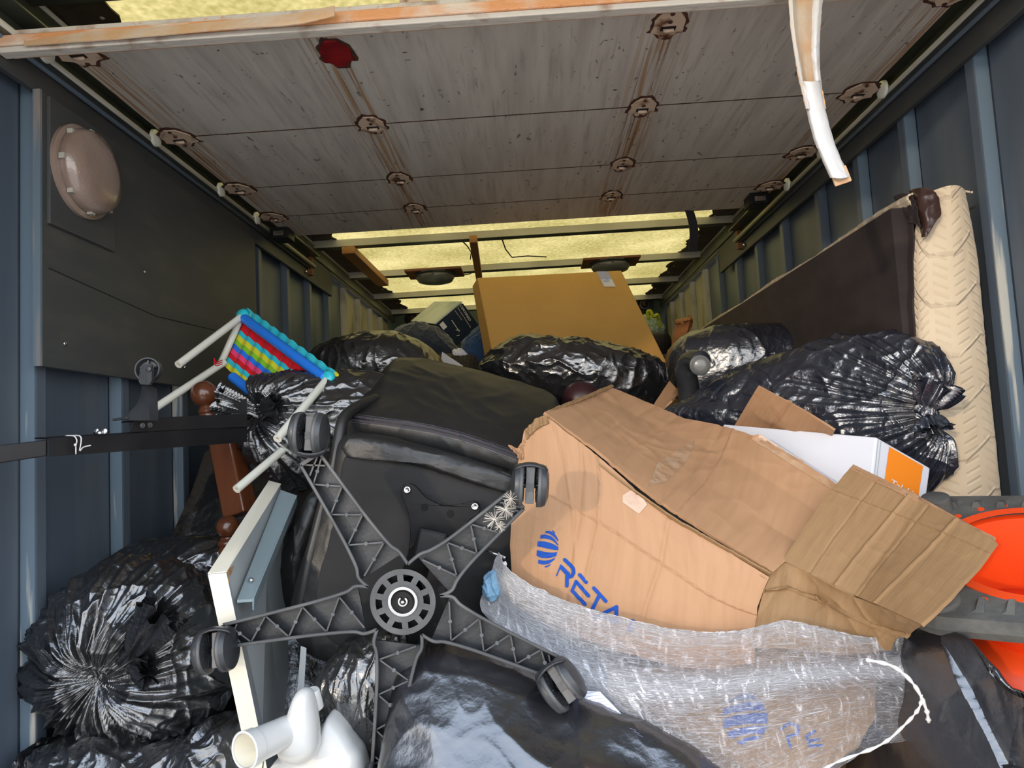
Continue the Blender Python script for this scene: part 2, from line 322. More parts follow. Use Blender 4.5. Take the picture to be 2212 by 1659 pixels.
def sheet(name, grid, mat, parent=None, nu=60, nv=40, thick=.004, amp=0, scale=10, sharpness=1, smooth_interp=False, label=None, jag=0, seed=0, corr=0, fn=None, world=False, attr=None):
    """surface through a grid of control points (px,px,depth), with thickness, crumples and ragged edge"""
    C = np.array([[q if world else W(*q) for q in row] for row in grid], float)
    f = crom if smooth_interp else lin
    A = np.array([f(r, nu) for r in C]); A = np.array([f(A[:, j], nv) for j in range(nu)]).transpose(1, 0, 2)
    if jag:
        m_ = np.stack([A[0, :, 0]*60, A[0, :, 2]*60, np.full(nu, seed+.3)], 1)
        for edge in (0, -1):
            A[edge] += (A[edge]-A[1 if edge == 0 else -2])*0+noise3(m_+edge)[:, None]*jag*(A[edge]-A[3 if edge == 0 else -4])/(np.linalg.norm(A[edge]-A[3 if edge == 0 else -4], axis=1)[:, None]+1e-9)
    N = normals(A)
    if N[:, :, 1].mean() > 0: N = -N
    if amp:
        q = A.reshape(-1, 3)*scale+seed; w = noise3(q*.6+7)[:, None]*1.2
        h = ridged(q+w)**2*.7+ridged(q*2.3+w)**2*.3-.3+.8*noise3(q*.35)
        A = A+N*(h*amp).reshape(nv, nu)[:, :, None]
    if corr: A = A+N*(corr*np.sin(np.linspace(0, 260, nu)))[None, :, None]
    if fn is not None: A = A+N*fn(*np.meshgrid(np.linspace(0, 1, nu), np.linspace(0, 1, nv)))[:, :, None]
    N = normals(A)
    if N[:, :, 1].mean() > 0: N = -N
    F, B = A, A-N*thick
    vs = np.concatenate([F.reshape(-1, 3), B.reshape(-1, 3)]); K = nu*nv
    idx = np.arange(K).reshape(nv, nu); q = np.stack([idx[:-1, :-1], idx[:-1, 1:], idx[1:, 1:], idx[1:, :-1]], -1).reshape(-1, 4)
    fs = q.tolist()+(q[:, ::-1]+K).tolist()
    rim = list(idx[0, :])+list(idx[1:, -1])+list(idx[-1, ::-1][1:])+list(idx[::-1, 0][1:-1]); rim = [int(x) for x in rim]
    fs += [(rim[i], rim[i-1], rim[i-1]+K, rim[i]+K) for i in range(len(rim))]
    uu, vv = np.meshgrid(np.linspace(0, 1, nu), np.linspace(0, 1, nv)); uv = np.stack([uu.ravel(), vv.ravel()], 1); uv = np.concatenate([uv, uv])
    o = mesh(name, vs, fs, mat, parent, True, uv, sharp=.9)
    if attr is not None:
        a = o.data.attributes.new('haze', 'FLOAT', 'POINT'); z = attr(uu, vv).ravel(); a.data.foreach_set('value', np.concatenate([z, z]).astype(np.float32))
    if label: o['label'] = label
    return o
def blob(name, outline, depth, tf, tb, mat, parent=None, centre=None, knot=None, kp=.02, kl=.16, kn=26, kd=.03, crump=.010, cs=9, na=260, nr=60, pw=2.0, du=0, dv=0, uvc=None, folds=None, seed=0, ridge=1.0, stretch=None):
    """closed pillow-like body with the given outline (pixels at that depth), real thickness, creases and pleats round a knot"""
    O = np.array(outline, float); uc, vc = centre if centre else O.mean(0)
    dep = lambda u, v: depth+du*(u-uc)/100+dv*(v-vc)/100
    R = crom(O, na, True); C = W(uc, vc, depth)
    E = np.array([W(u, v, dep(u, v)) for u, v in R])
    ph = np.linspace(0, PI/2, nr); sv, cv = np.sin(ph)**(1.0), np.cos(ph)
    prof = (1-np.sin(ph)**pw)**(1/pw)
    Fv = C+(E-C)[None]*sv[:, None, None]; ddir = np.array([-.0, -1, 0.0])
    front = Fv+ddir*(tf*prof)[:, None, None]; back = Fv-ddir*(tb*prof)[:, None, None]
    A = np.concatenate([front, back[::-1][1:]]); m = A.shape[0]
    n = (A-C); ext = np.abs(E-C).max(0)+1e-3; sc = np.array([ext[0]**2, max(tf, tb)**2, ext[2]**2]); n = (A-C-np.array([0, 1, 0])*((A-C)[..., 1:2]*0))/sc; n /= np.linalg.norm(n, axis=2, keepdims=True)+1e-9
    tu = np.roll(A, -1, 1)-np.roll(A, 1, 1); tv = np.gradient(A, axis=0); n2 = np.cross(tu, tv); n2 /= np.linalg.norm(n2, axis=2, keepdims=True)+1e-12
    n2 *= np.sign((n2*n).sum(2, keepdims=True)); rr_ = np.linalg.norm(A-C, axis=2, keepdims=True)/ext.max(); k_ = np.clip((rr_-.05)/.1, 0, 1); n = n2*k_+n*(1-k_); n /= np.linalg.norm(n, axis=2, keepdims=True)+1e-9
    q = A.reshape(-1, 3)*cs+seed*3.1
    if stretch is not None: q = q*np.array(stretch)
    w = np.stack([noise3(q*.7+5), noise3(q*.7+11), noise3(q*.7+17)], 1)*.9
    h = (ridged(q+w)**3-.4)*.55*ridge+(ridged(q*2.1-w)**3-.4)*.30*ridge+(ridged(q*4.7+w)**2-.4)*.10+noise3(q*.4)*.9
    D = h*crump
    if knot is not None:
        kb = W(knot[0], knot[1], dep(*knot)); rel = (A.reshape(-1, 3)-kb); ang = np.arctan2(rel[:, 2], rel[:, 0]); rho = np.sqrt(rel[:, 0]**2+rel[:, 2]**2)
        isf = (A.reshape(-1, 3)[:, 1] < dep(uc, vc)+.3*tb)
        s1 = np.stack([np.cos(ang)*kn*.35, np.sin(ang)*kn*.35, rho*2.5+seed], 1); s2 = np.stack([np.cos(ang)*kn*.9, np.sin(ang)*kn*.9, rho*4+seed], 1)
        fall = np.exp(-rho/kl)*np.clip(rho/.012, 0, 1)
        D = D*(1-.6*fall)+isf*((ridged(s1)-.4)*kp*fall*np.clip(rho/.1, .25, 1)+(ridged(s2)-.4)*kp*.45*fall*np.clip(rho/.08, .2, 1)-kd*np.exp(-(rho/.045)**2))
    if folds is not None: D = D+folds(A.reshape(-1, 3))
    A = A+n*D.reshape(m, na)[..., None]
    vs = A.reshape(-1, 3); idx = np.arange(m*na).reshape(m, na); nx = np.roll(idx, -1, 1)
    f = np.stack([idx[:-1], nx[:-1], nx[1:], idx[1:]], -1).reshape(-1, 4).tolist()
    return mesh(name, vs, f, mat, parent, True)
def tuft(name, base, tip, w0, w1, mat, parent, n=90, m=26, seed=0):
    """gathered and twisted neck of a tied bag, flaring to a ragged end"""
    base, tip = np.array(base, float), np.array(tip, float); d = tip-base; L = np.linalg.norm(d); d /= L
    a = np.cross(d, [0, 1, .2]); a /= np.linalg.norm(a); b = np.cross(a, d); vs = []
    for i in range(m):
        t = i/(m-1); r = w0+(w1-w0)*t**1.3-(.35*w0*math.exp(-((t-.22)/.09)**2))
        for k in range(n):
            an = 2*PI*k/n+t*.8; pl = 1+.34*math.sin(9*an+seed+3*t)+.22*math.sin(17*an+seed*2)+.12*math.sin(31*an)
            vs.append(base+d*(L*t*(1+.10*math.sin(5*an+seed)*t))+a*math.cos(an)*r*pl+b*math.sin(an)*r*pl*.6)
    fs = [(i*n+k, i*n+(k+1) % n, (i+1)*n+(k+1) % n, (i+1)*n+k) for i in range(m-1) for k in range(n)]
    return mesh(name, vs, fs, mat, parent, True)
def bvh(o):
    me = o.data; off = LOC[o]; return BVHTree.FromPolygons([v.co+off for v in me.vertices], [p.vertices[:] for p in me.polygons])
def onto(tree, u, v, off=.0012, d=1.5):
    r = Vector(ray(u, v)).normalized(); h = tree.ray_cast(Vector(EYE), r)
    p = h[0] if h[0] is not None else Vector(W(u, v, d)); return np.array(p-r*off)
def decal(name, polys, target, mat, parent=None, off=.0014, cell=9, d=1.5):
    """flat print: polygons laid on the surface of the target, cut fine enough to follow it"""
    tree = bvh(target); mb = MB()
    for poly in polys:
        tr = tessellate_polygon([[Vector((p[0], p[1], 0)) for p in poly]]); st = [[np.array(poly[i], float) for i in t] for t in tr]
        while st:
            t = st.pop(); ln = [np.linalg.norm(t[i]-t[(i+1) % 3]) for i in range(3)]; k = int(np.argmax(ln))
            if ln[k] > cell*2:
                a, b, c = t[k], t[(k+1) % 3], t[(k+2) % 3]; mid = (a+b)/2; st += [[a, mid, c], [mid, b, c]]
            else: mb.add([onto(tree, p[0], p[1], off, d) for p in t], [(0, 1, 2)])
    return mb.build(name, mat, parent, loc=tuple(LOC[parent]) if parent is not None else None)
def stroke(pts, w, caps=True):
    """polyline in pixels -> list of quads and round ends"""
    out = []
    for a, b in zip(pts[:-1], pts[1:]):
        a, b = np.array(a, float), np.array(b, float); t = b-a; t /= np.linalg.norm(t); n = np.array([-t[1], t[0]])*w/2; out.append([a-n, b-n, b+n, a+n])
    if caps:
        for p in pts: out.append([(p[0]+w/2*math.cos(2*PI*k/10), p[1]+w/2*math.sin(2*PI*k/10)) for k in range(10)])
    return out
def structure(o): o['kind'] = 'structure'; return o
# ================================================================== the setting
XL, XR, YB, ZC, Y0 = -1.017, 1.012, 5.15, 2.335, .62
gr = MB().box((-14, -16, -1.0), (14, 14, -.95)).build('ground', 'ground'); structure(gr)
fl = MB().box((XL-.05, Y0, -.06), (XR+.05, YB+.05, 0)).build('floor', 'floor'); structure(fl)
postsL = [.78, 1.08, 1.39, 1.69, 1.99, 2.29, 2.59, 2.90, 3.20, 3.50, 3.83, 4.15, 4.47, 4.79]
postsR = [.90, 1.20, 1.50, 1.79, 2.05, 2.34, 2.68, 2.99, 3.29, 3.60, 3.91, 4.23, 4.55, 4.86]
for side, X, sg, posts in (('left', XL, -1, postsL), ('right', XR, 1, postsR)):
    w = MB().box((min(X+sg*.034, X+sg*.05), Y0, -.05), (max(X+sg*.034, X+sg*.05), YB+.05, 2.36)).build('wall_'+side, 'wall'); structure(w)
    edges = [Y0-.02]+posts+[YB+.02]
    for i in range(len(edges)-1):
        y0, y1 = edges[i]+.035, edges[i+1]-.012
        worn = edges[i] > 3.7
        MB().box((min(X+sg*.026, X+sg*.033), y0, 0), (max(X+sg*.026, X+sg*.033), y1, 2.25)).build('panel', 'galv' if worn else 'wall', w)
    for i, y in enumerate(posts):
        mb = MB(); x0, x1 = X, X+sg*.030
        p = MB().box((min(x0, x1), y+.004, 0), (max(x0, x1), y+.036, 2.24)).build('post', 'galv' if y > 3.75 else 'walld', w, bevel=.003)
        MB().box((min(x0, x1)-(.0 if sg < 0 else 0), y, 0), (max(x0, x1), y+.0038, 2.2395)).build('post_side', 'galv' if y > 3.75 else ('wall_lit' if y < 2.2 else 'wall'), p)  # near sides painted lighter as if lit by sky, farther ones darker
    # cant rail along the top of the wall, track board, door track
    a = X; b = X-sg*.022
    c = MB().box((min(a, b), Y0, 2.255), (max(a, b), YB, 2.325)).build('trim_'+('1' if side == 'left' else '2'), 'alud', bevel=.003); structure(c)
    MB().tube([(X-sg*.02, Y0, 2.318), (X-sg*.02, YB, 2.318)], .007, 8).build('bead', 'alu', c, True)
    MB().tube([(X-sg*.004, Y0, 2.255), (X-sg*.004, YB, 2.255)], .010, 8).build('bead', 'alu', c, True)
    t = MB().box((min(X, X-sg*.014), Y0, 2.128), (max(X, X-sg*.014), 3.53, 2.30)).build('trim_'+('3' if side == 'left' else '4'), 'ply', bevel=.002); structure(t)
    tk = MB(); xi = X-sg*.014
    tk.box((min(xi, xi-sg*.052), Y0, 2.238), (max(xi, xi-sg*.052), 3.16, 2.242)); tk.box((min(xi, xi-sg*.03), Y0, 2.184), (max(xi, xi-sg*.03), 3.16, 2.188))
    tk.box((min(xi, xi-sg*.004), Y0, 2.184), (max(xi, xi-sg*.004), 3.16, 2.242))
    k = tk.build('trim_'+('5' if side == 'left' else '6'), 'alud'); structure(k)
    MB().tube([(xi-sg*.026, Y0, 2.193), (xi-sg*.026, 3.16, 2.193)], .0085, 10).build('track_lip', 'alu', k, True)
    MB().tube([(xi-sg*.010, Y0, 2.182), (xi-sg*.010, 3.16, 2.182)], .006, 10).build('track_bead', 'walld', k, True)
    MB().box((min(xi-sg*.001, xi-sg*.02), 3.14, 2.15), (max(xi-sg*.001, xi-sg*.02), 3.165, 2.235)).build('end_stop', 'brownply', k)
    MB().lathe((xi-sg*.004, 3.10, 2.155), (-sg, 0, 0), [(0, .009), (.004, .009), (.007, .005)], 10).build('bolt', 'chrome', k, True)
# big plywood board with its small square pad on the left wall
pb = MB().box((XL+.0145, 1.372, 1.545), (XL+.030, 2.485, 2.1275)).build('trim_7', 'ply', bevel=.001); structure(pb)
MB().box((XL+.0142, 1.366, 1.545), (XL+.0302, 1.3715, 2.127)).build('board_edge', 'plyedge', pb)
MB().box((XL+.0302, 1.385, 1.845), (XL+.038, 1.610, 2.12)).build('pad', 'ply', pb, bevel=.001)
for (y, z) in ((1.44, 1.60), (1.95, 1.60), (2.40, 1.62), (1.75, 1.83)): MB().lathe((XL+.0302, y, z), (1, 0, 0), [(0, .006), (.002, .0055), (.003, .002)], 8).build('screw', 'chrome', pb, True)
MB().tube([(XL+.0305, 1.39, 1.752), (XL+.0305, 1.8, 1.722), (XL+.0305, 2.2, 1.74)], .0012, 4).build('crack', 'dark', pb)
# back wall
wb = MB().box((XL-.05, YB, -.05), (XR+.05, YB+.04, 2.36)).build('wall_back', 'green'); structure(wb)
for x in np.arange(-.95, 1.0, .24): MB().box((x, YB-.02, 0), (x+.05, YB, 2.2)).build('post', 'walld', wb)
MB().box((XL, YB-.03, 2.07), (XR, YB-.002, 2.12)).build('rail', 'green', wb)
MB().box((XL, YB-.032, 1.93), (XR, YB-.002, 1.97)).build('rail', 'walld', wb)
for (u, v, r) in ((1392, 658, .062), (890, 690, .05)):
    p = W(u, v, YB-.03); hp = MB().lathe(p, (0, -1, 0), [(0, r), (.03, r*1.04), (.034, r*.9), (.01, r*.6), (.012, .02)], 28).build('vent_ring', 'blackp', wb, True, .6)
    MB().lathe(p+np.array([.0, -.012, 0]), (0, -1, 0), [(0, r*.42), (.012, r*.36), (.014, 0.0001)], 16).build('vent_core', 'maroon', hp, True)
# roof: translucent skin, dark flanges with ragged sealant edge, cross bows
hd0 = MB().box((XL-.03, Y0-.02, 2.27), (XR+.03, 1.17, ZC+.003)).build('trim_8', 'alud', bevel=.004); structure(hd0)  # unseen cover, added to keep the bright roof's reflection off the bags
rf = MB().box((XL-.02, 1.16, ZC+.006), (XR+.02, YB+.03, ZC+.009)).build('ceiling', 'roof'); structure(rf)
for sg, X in ((-1, XL), (1, XR)):
    P = []; ys = np.arange(Y0, YB, .028); k = 0
    for y in ys: P.append((X-sg*(.135+.012*math.sin(y*23)+random.uniform(-.008, .008)), y))
    vs = []; fs = []
    for i, (x, y) in enumerate(P): vs += [(X, y, ZC-.001), (x, y, ZC-.001), (X, y, ZC+.003), (x, y, ZC+.003)]
    for i in range(len(P)-1):
        a = i*4; fs += [(a, a+1, a+5, a+4), (a+2, a+6, a+7, a+3), (a+1, a+3, a+7, a+5)]
    f = mesh('flange', vs, fs, 'flange', rf)
    rv = MB()
    for y in np.arange(1.3, 5.1, .16): rv.lathe((X-sg*.105, y, ZC-.0012), (0, 0, -1), [(0, .007), (.003, .004), (.0034, 0.0001)], 6)
    rv.build('rivet_row', 'alu', f, True)['kind'] = 'stuff'
for y in (1.30, 3.225, 3.86, 4.46, 5.03):
    b = MB().box((XL+.012, y, ZC-.036), (XR-.012, y+.006, ZC-.002)).build('bow', 'alu', rf)
    MB().box((XL+.012, y+.0062, ZC-.036), (XR-.012, y+.055, ZC-.032)).build('bow_flange', 'alud', b)
# ------------------------------------------------------------------ roller door (open, under the roof)
ZD = 2.205
def xat(u, v): return Wz(u, v, ZD)
hc1 = [(723, 108), (805, 272), (865, 390), (896, 449)]; hc2 = [(1445, 50), (1388, 231), (1344, 356), (1323, 418)]
x1m = np.mean([xat(*p)[0] for p in hc1[1:]]); x2m = np.mean([xat(*p)[0] for p in hc2[1:]])
MT['door'] = door_mat([(float(x1m), .075), (float(x2m), .075), (-.93, .10), (.92, .10)], 2.7)
dr = thing('door_1', None, None, (0, 1.4, ZD), kind='structure')
ye = [1.315]+[float(xat(*p)[1]) for p in ((1050, 252), (1100, 370), (1125, 435), (1120, 480))]
for i in range(4):
    MB().box((-.940, ye[i]+.0022, ZD), (.928, ye[i+1]-.0022, ZD+.018)).build('door_board', 'door', dr)
for y_ in ye[1:-1]: MB().box((-.93, y_-.0022, ZD-.0005), (.92, y_+.0022, ZD+.004)).build('joint_seam', 'rust', dr)  # dark grime strips, added to cover joint edges that catch the light
MB().box((-.92, ye[0], ZD+.008), (.91, ye[-1]-.01, ZD+.019)).build('backing', 'dark', dr)
def plate_poly(sx=1., sy=1., jag=0, seed=0):
    r = random.Random(seed); base = [(-.012, .052), (.014, .050), (.024, .034), (.034, .016), (.033, -.012), (.036, -.030), (.022, -.034), (.012, -.052), (-.012, -.053), (-.020, -.036), (-.036, -.028), (-.032, -.006), (-.034, .016), (-.024, .036)]
    out = []
    for i, p in enumerate(base):
        q = base[(i+1) % len(base)]
        for f in (0, .5): out.append(((p[0]*(1-f)+q[0]*f)*sx*(1+r.uniform(-jag, jag)), (p[1]*(1-f)+q[1]*f)*sy*(1+r.uniform(-jag, jag))))
    return out
def hinge(x, y, seed, sx=1, red=False, right=0):
    f = lambda P, z: [(x+a, y-b, z) for a, b in P]
    h = MB().prism(f(plate_poly(sx*.97, .92, .03, seed+5), ZD-.0045), (0, 0, .003)).build('hinge', 'red' if red else 'hinge', dr)
    MB().prism(f(plate_poly(sx*1.17, 1.10, .10, seed), ZD-.0014), (0, 0, .0012)).build('rust_halo', 'rust', h)
    if not red:
        MB().box((x-.016, y+.004, ZD-.0062), (x+.016, y+.018, ZD-.0046)).build('hinge_slot', 'dark', h)
        MB().tube([(x-.011, y+.013, ZD-.009), (x+.012, y+.013, ZD-.009)], .004, 8).build('hinge_pin', 'hinge', h, True)
        for a, b in ((0, .040), (0, -.042), (0, .012)): MB().lathe((x+a, y-b, ZD-.0045), (0, 0, -1), [(0, .0055), (.0025, .0045), (.003, .0001)], 8).build('rivet', 'rust', h, True)
    return h
for i, (p, q) in enumerate(zip(hc1, hc2)):
    a, b = xat(*p), xat(*q); yy = ye[i] if i else None
    hinge(a[0], (yy if yy else a[1]+.01), i, red=(i == 0)); hinge(b[0], (yy if yy else b[1]), i+20)
for i in range(4):
    for sg, X in ((-1, -.915), (1, .905)):
        y = ye[i]+(.055 if i == 0 else 0); h = hinge(X, y, 40+i+sg*7, 1.25)
        MB().lathe((X+sg*.045, y-.012, ZD-.004), (sg, 0, 0), [(0, .006), (.004, .022), (.012, .023), (.016, .015), (.03, .006)], 18).build('roller', 'tube', h, True, .7)
for (u, v, sg) in ((612, 508, -1), (1632, 435, 1)):
    p = Wz(u, v, ZD-.02); h = MB().box((p[0]-.035, p[1]-.05, ZD-.045), (p[0]+.035, p[1]+.03, ZD-.002)).build('end_bracket', 'blackm', dr, bevel=.004)
    MB().box((p[0]-.02, p[1]-.054, ZD-.036), (p[0]+.02, p[1]-.0505, ZD-.018)).build('bracket_slot', 'chrome', h)
# closing rail along the near edge
zb, yb = 2.148, 1.262
r1 = MB().hexa([(-1.0, yb, zb+.012), (.99, yb, zb+.012), (.99, yb+.004, zb+.036), (-1.0, yb+.004, zb+.036), (-1.0, yb+.05, zb+.012), (.99, yb+.05, zb+.012), (.99, yb+.05, zb+.036), (-1.0, yb+.05, zb+.036)]).build('closing_rail', 'orail', dr, bevel=.003)
MB().box((-1.0, yb+.004, zb), (.99, yb+.028, zb+.0115)).build('rail_underside', 'wrail', r1, bevel=.002)
MB().box((-1.0, yb+.008, zb+.0362), (.99, yb+.05, zb+.047)).build('rail_lip', 'wrail', r1, bevel=.002)
# frayed strip lifting off the rail
sheet('loose_strip', [[(52, 80, 1.268), (300, 60, 1.262), (520, 42, 1.258), (640, 28, 1.25), (722, 12, 1.235)], [(52, 98, 1.258), (300, 80, 1.252), (520, 60, 1.248), (640, 52, 1.242), (722, 34, 1.23)]], 'sealb', r1, 60, 6, .002, .0008, 30, smooth_interp=True)
q = W(890, 12, 1.30); MB().box((q[0]-.022, 1.285, q[2]-.012), (q[0]+.022, 1.295, q[2]+.03)).build('latch', 'hinge', r1, bevel=.002)
for i in range(90):
    x = random.uniform(-.95, .6); z = zb+.012+random.choice((0, .001, .024)); a = random.uniform(0, PI); L = random.uniform(.003, .009)
    if i == 0: mb = MB()
    mb.tube([(x, yb-.001, z), (x+L*.5*math.cos(a), yb-.004, z-L*.4*math.sin(a)), (x+L*math.cos(a), yb-.003, z-L*math.sin(a)*.9)], .0006, 4)
mb.build('paint_flakes', 'orail', r1)['kind'] = 'stuff'
# ================================================================== lamps, battens, strap, seal
def round_lamp(c, ax, R, name, label, group, wood, lens, ell=1.0):
    c, ax = np.array(c, float), np.array(ax, float); t = thing(name, label, 'light', c, group)
    if wood: MB().box((c[0]-.155, c[1]-.10, c[2]-.001), (c[0]+.155, c[1]+.10, c[2]+.012)).build('backing_board', 'brownply', t, bevel=.002)
    MB().lathe(c-ax*.0005, ax, [(0, R*1.10), (.008, R*1.10), (.012, R*1.03)], 40).build('base_ring', 'lens' if not wood else 'blackp', t, True, .6)
    MB().lathe(c+ax*.008, ax, [(0, R), (.020, R*.99), (.034, R*.90), (.042, R*.6), (.046, R*.25), (.047, .0001)], 40).build('lens', lens, t, True)
    mb = MB()
    for k in range(8):
        a = 2*PI*k/8; e1 = np.cross(ax, [0, 0, 1.] if abs(ax[2]) < .9 else [1., 0, 0]); e1 /= np.linalg.norm(e1); e2 = np.cross(ax, e1); d = e1*math.cos(a)+e2*math.sin(a)
        MB().box(tuple(c+ax*.02+d*R*.97-.006), tuple(c+ax*.02+d*R*.97+.006)).build('clip', 'blackp' if wood else 'alu', t)
    return t
round_lamp((XL+.0385, 1.487, 1.992), (1, 0, 0), .094, 'bulkhead_light', 'round clear bulkhead light screwed to the dark plywood on the left wall', None, False, 'lens')
for (u, v, dd) in ((940, 592, 'above the navy printed box'), (1318, 568, 'above the tall tan carton')):
    p = Wz(u, v, ZC-.055); round_lamp((p[0], p[1], ZC-.055), (0, 0, -1), .105, 'roof_light', 'round grey roof light on a brown board, '+dd, None, True, 'lensr')
for pts, lab in ((((752, 540), (828, 612)), 'short timber batten wedged crosswise between roof bows, the left one'), (((1022, 516), (1035, 598)), 'short timber batten between roof bows, beside the tall tan carton')):
    a = Wz(*pts[0], ZC-.058); b = Wz(*pts[1], ZC-.058); wdt = .062 if pts[0][0] < 900 else .036
    o = MB().bar(a, b, wdt, .035).build('timber_batten', 'timber', bevel=.002); tag(o, lab, 'batten')
# black strap hanging in a loop from the door's far edge
P = [(1489, 452, 2.70), (1497, 480, 2.72), (1500, 510, 2.74), (1496, 543, 2.76)]
o = sheet('pull_strap', [[(u-9, v, d) for u, v, d in P], [(u+9, v+1, d+.01) for u, v, d in P]], 'cloth', None, 24, 8, .006, smooth_interp=True); tag(o, 'short black webbing strap hanging from the far edge of the roller door', 'strap')
# loose wires on the roof skin
for k, (pts, lab) in enumerate((([(1085, 518), (1092, 538), (1106, 556), (1140, 553), (1180, 555)], 'thin black wire hanging under the roof skin right of the middle batten'), ([(998, 520), (1010, 532), (1018, 545), (1016, 560)], 'thin black wire curling left of the middle batten'), ([(985, 590), (1000, 594), (1015, 592), (1026, 584)], 'thin green wire looping between roof light and batten'))):
    o = MB().tube([Wz(u, v, ZC-.012-.01*(i % 2)) for i, (u, v) in enumerate(pts)], .0035, 5).build('wire', 'blackp', None, True); tag(o, lab, 'wire')
# torn rubber seal
sl = thing('torn_seal', 'torn white rubber door seal hanging down in front of the right wall', 'seal', W(1740, -40, 1.24))
cen = [(1742, -60, 1.25, 40), (1740, 0, 1.25, 36), (1740, 60, 1.24, 31), (1743, 120, 1.235, 25), (1750, 175, 1.23, 22), (1762, 235, 1.22, 20), (1777, 295, 1.21, 21), (1796, 345, 1.20, 20), (1814, 384, 1.19, 20)]
rows = []
for i, (u, v, d, w) in enumerate(cen):
    curl = .020 if i < 5 else .012
    rows.append([(u-w, v, d), (u-w*.75, v, d-curl*.9), (u-w*.2, v+1, d-curl*1.3), (u+w*.35, v+1, d-curl*1.2), (u+w*.85, v-1, d-curl*.7), (u+w, v-2, d)])
sheet('seal_tube', rows[4:], 'seal', sl, 40, 60, .003, .0012, 30, smooth_interp=True)
rows2 = [[(u-w*.92, v, d-.012), (u-w*.8, v, d-.004), (u-w*.45, v, d+.012), (u+w*.1, v, d+.014), (u+w*.6, v, d+.01), (u+w*.98, v, d-.002)] for (u, v, d, w) in cen[:6]]
sheet('torn_lining', rows2, 'sealb', sl, 40, 50, .003, .0015, 40, smooth_interp=True)
sheet('torn_edge', [[(u-w*1.0, v, d-.014), (u-w*.78, v, d-.018)] for (u, v, d, w) in cen[:6]], 'seal', sl, 8, 50, .003, .001, 40, smooth_interp=True)
sheet('torn_edge', [[(u+w*.45, v, d-.012), (u+w*.75, v, d-.018), (u+w*1.0, v, d-.010)] for (u, v, d, w) in cen[:5]], 'seal', sl, 10, 50, .003, .002, 40, smooth_interp=True)
MB().bar(W(1798, 386, 1.192), W(1833, 374, 1.192), .03, .006, (0, 1, 0)).build('seal_end', 'sealb', sl, bevel=.002)
# ================================================================== mattress along the right wall
mt = thing('mattress', 'cream quilted mattress with dark underside standing on edge against the right wall', 'mattress', (.93, 1.6, 0))
def mattress():
    # near end: quilted; profile follows its soft edge. columns: left..right, rows: top..bottom
    top, bot = 1.835, .02; yn, yf = 1.50, 3.42
    def lx(z): return .866-.07*min(top-z, .9)
    def rx(z): return .992-.008*(top-z)
    G = []
    for z in np.linspace(top, bot, 14):
        r = .018 if z > top-.01 else 0; a, b = lx(z)+r, rx(z)-r*.6
        G.append([(a, yn+.035, z-(.012 if r else 0)), (a+.012, yn+.010, z), (a+(b-a)*.5, yn-.008, z+(.006 if r else 0)), (b-.014, yn+.008, z), (b, yn+.035, z-(.012 if r else 0))])
    o = sheet('quilted_side', G, 'quilt', mt, 60, 300, .01, .0012, 25, smooth_interp=True, world=True)
    uvl = o.data.uv_layers[0]; K = len(o.data.loops); a = np.empty(K*2); uvl.data.foreach_get('uv', a); a = a.reshape(-1, 2); a[:, 0] *= .165; a[:, 1] *= 1.82; uvl.data.foreach_set('uv', a.ravel())
    # dark underside facing the load space
    G = [[(lx(z)+.004+.006*math.sin(t*5+z*7), yn+.03+(yf-yn)*t, z-(.0 if z > 1 else 0)) for t in np.linspace(0, 1, 7)] for z in np.linspace(top-.014, bot, 10)]
    sheet('underside', G, 'under', mt, 120, 80, .004, .005, 6, smooth_interp=True, world=True)
    # soft top border
    G = [[(x+(.0 if i else .012), yn+.02+(yf-yn)*t, top+.004*math.sin(t*17)+dz-.010*t*0) for t in np.linspace(0, 1, 12)] for i, (x, dz) in enumerate(((lx(top)-.013, -.026), (lx(top)-.014, -.004), (lx(top)+.03, .004), (rx(top), -.004)))]
    sheet('top_border', G, 'quilt', mt, 140, 14, .004, .003, 30, smooth_interp=True, world=True)
    MB().box((lx(1)+.02, yn+.05, bot), (1.0, yf-.01, top-.02)).build('core', 'under', mt)
    sheet('corner_guard', [[(1962, 412, 1.54), (1985, 406, 1.50), (2012, 408, 1.485), (2028, 424, 1.482)], [(1966, 448, 1.535), (1990, 445, 1.492), (2015, 450, 1.480), (2034, 460, 1.478)], [(1985, 490, 1.52), (1998, 482, 1.487), (2010, 480, 1.480), (2022, 478, 1.478)], [(1990, 512, 1.515), (1997, 512, 1.485), (2002, 510, 1.481), (2006, 505, 1.480)]], 'corner', mt, 40, 40, .002, .004, 18, smooth_interp=True)
    sheet('torn_backing', [[(1930, 425, 1.58), (1950, 418, 1.55), (1972, 425, 1.51)], [(1938, 448, 1.58), (1958, 450, 1.54), (1985, 455, 1.50)], [(1950, 470, 1.57), (1970, 480, 1.53), (1992, 490, 1.495)]], 'under', mt, 30, 30, .002, .006, 30, smooth_interp=True)
mattress()
# ================================================================== bin bags
def bag(label, outline, depth, tf, tb, mat='bag', name='bin_bag', group=None, **k):
    o = blob(name, outline, depth, tf, tb, mat, **k); return tag(o, label, 'bag')
def knotted(label, outline, depth, tf, tb, mat, knot, tufts, name='bin_bag', **k):
    c = np.mean(np.array(outline, float), 0); t = thing(name, label, 'bag', W(c[0], c[1], depth))
    blob('sack', outline, depth, tf, tb, mat, parent=t, knot=knot, **k)
    for i, (a, b, w0, w1) in enumerate(tufts): tuft('tied_neck', W(*a), W(*b), w0, w1, mat, t, seed=i*2.3)
    return t
